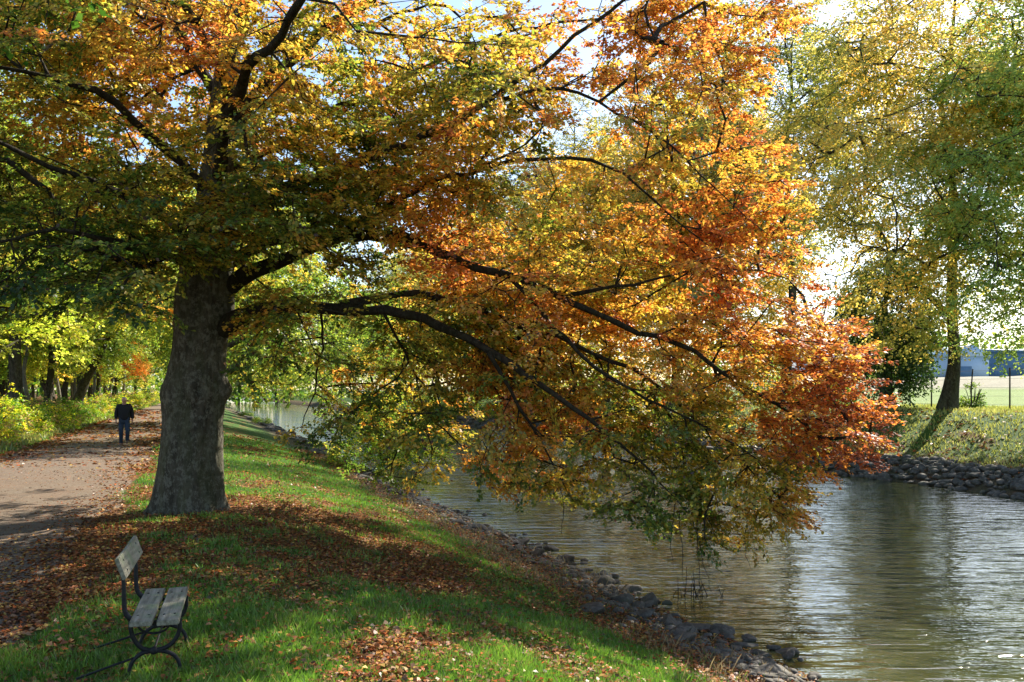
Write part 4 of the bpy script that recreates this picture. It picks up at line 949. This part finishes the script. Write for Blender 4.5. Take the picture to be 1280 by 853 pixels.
def wall_mat(name, c): return flat_mat(name, c, .6, .06, 3)
M['bluewall'] = wall_mat('pale_blue_wall', (.40, .55, .72)); M['darkblue'] = wall_mat('dark_blue_wall', (.12, .22, .34)); M['white'] = wall_mat('white_wall', (.72, .76, .80))
M['redroof'] = wall_mat('red_roof', (.28, .12, .08)); M['greyroof'] = wall_mat('grey_roof', (.32, .36, .42)); M['glass'] = flat_mat('window_glass', (.03, .04, .05), .1, .05)
def boxm(name, lo, hi, mat, parent):
    lo, hi = np.array(lo), np.array(hi); v = np.array([[x_, y_, z_] for z_ in (lo[2], hi[2]) for y_ in (lo[1], hi[1]) for x_ in (lo[0], hi[0])])
    f_ = np.array([[0,2,3,1],[4,5,7,6],[0,1,5,4],[2,6,7,3],[0,4,6,2],[1,3,7,5]]); return meshobj(name, npmesh(name, v, f_, mat), parent)
def shed(name, px0, px1, d, wall_h, ridge, mats, label, dep=14, gable=False, nwin=4, base=None):
    x0, x1 = (px0 - CX) / F * d, (px1 - CX) / F * d; b = float(H((x0 + x1) / 2, d)) - .3 if base is None else base
    e = empty(name, (x0, d, b)); tag(e, label, 'building'); w_ = x1 - x0
    boxm('wall', (0, 0, 0), (w_, dep, wall_h), M[mats[0]], e)
    if gable: v = np.array([[-.3, -.3, wall_h], [w_ + .3, -.3, wall_h], [w_/2, -.3, wall_h + ridge], [-.3, dep + .3, wall_h], [w_ + .3, dep + .3, wall_h], [w_/2, dep + .3, wall_h + ridge]]); fs = [np.array([[0,1,2],[3,5,4]]), np.array([[0,2,5,3],[1,4,5,2],[0,3,4,1]])]
    else: v = np.array([[-.3, -.3, wall_h], [-.3, dep + .3, wall_h], [-.3, dep/2, wall_h + ridge], [w_ + .3, -.3, wall_h], [w_ + .3, dep + .3, wall_h], [w_ + .3, dep/2, wall_h + ridge]]); fs = [np.array([[0,2,1],[3,4,5]]), np.array([[0,3,5,2],[1,2,5,4],[0,1,4,3]])]
    v[:, 2] += .003
    meshobj('roof', npmesh('roof', v, fs, M[mats[1]]), e)
    for i in range(nwin):
        a = w_ * (i + .3) / nwin; wf = boxm('window', (a, -.06, wall_h * .62), (a + w_ * .4 / nwin, .02, wall_h * .85), M['white'], e)
        boxm('pane', (a + .12, -.08, wall_h * .62 + .12), (a + w_ * .4 / nwin - .12, -.062, wall_h * .85 - .12), M['glass'], wf)
    d0 = boxm('door', (w_ * .02, -.05, 0), (w_ * .02 + 2.4, .02, min(2.8, wall_h * .6)), M['darkblue'], e)
shed('storage_shed', 1193, 1236, 128, 3.6, 1.7, ('bluewall', 'bluewall'), 'pale blue gabled shed beyond the field, right of the forked mossy trunk', gable=True, nwin=0)
shed('warehouse', 1237, 1330, 132, 4.4, .8, ('darkblue', 'darkblue'), 'dark blue warehouse beyond the field at the right edge of the photo', nwin=0)
shed('low_building', 1022, 1082, 135, 3.6, 1.0, ('white', 'bluewall'), 'low white building with blue roof seen beyond the orange bough tip', nwin=4)
shed('farmhouse', 1012, 1058, 158, 5.4, 3.2, ('white', 'redroof'), 'house with dark red roof behind the low white building', nwin=3)

# ================================================================== CAMERA AND LIGHT
cam = bpy.data.cameras.new('camera'); co = bpy.data.objects.new('camera', cam); COL.objects.link(co)
co.location = (0, 0, CAMZ); co.rotation_euler = (R(90), 0, 0); cam.sensor_width = 36; cam.lens = F / 1280 * 36
cam.shift_y = (HY - 426.5) / 1280; cam.clip_end = 3000; cam.clip_start = .1
S.camera = co
AZ, EL = R(38), R(36)
sd_ = Vector((math.sin(AZ) * math.cos(EL), math.cos(AZ) * math.cos(EL), math.sin(EL)))
sun = bpy.data.lights.new('sun', 'SUN'); sun.energy = 5.0; sun.angle = R(.53); sun.color = (1, .93, .80)
so = bpy.data.objects.new('sun', sun); COL.objects.link(so); so.rotation_euler = sd_.to_track_quat('Z', 'Y').to_euler()
W_ = bpy.data.worlds.new('World'); S.world = W_; W_.use_nodes = True
nt = W_.node_tree; bg = nt.nodes['Background']; sk = nt.nodes.new('ShaderNodeTexSky'); sk.sky_type = 'NISHITA'; sk.sun_disc = False
sk.sun_elevation = EL; sk.sun_rotation = AZ; sk.air_density = 1.0; sk.dust_density = .7; sk.ozone_density = 1.3
nt.links.new(sk.outputs[0], bg.inputs[0]); bg.inputs[1].default_value = .10
S.view_settings.view_transform = 'Standard'; S.view_settings.look = 'None'; S.view_settings.exposure = 1.35; S.view_settings.gamma = 1
c = S.cycles
c.max_bounces = 7; c.diffuse_bounces = 4; c.glossy_bounces = 3; c.transmission_bounces = 4; c.transparent_max_bounces = 4
c.use_denoising = True; c.sample_clamp_indirect = 6; c.caustics_reflective = False; c.caustics_refractive = False
try: c.denoiser = 'OPENIMAGEDENOISE'; c.denoising_input_passes = 'RGB_ALBEDO_NORMAL'
except Exception: pass
S.render.use_persistent_data = False
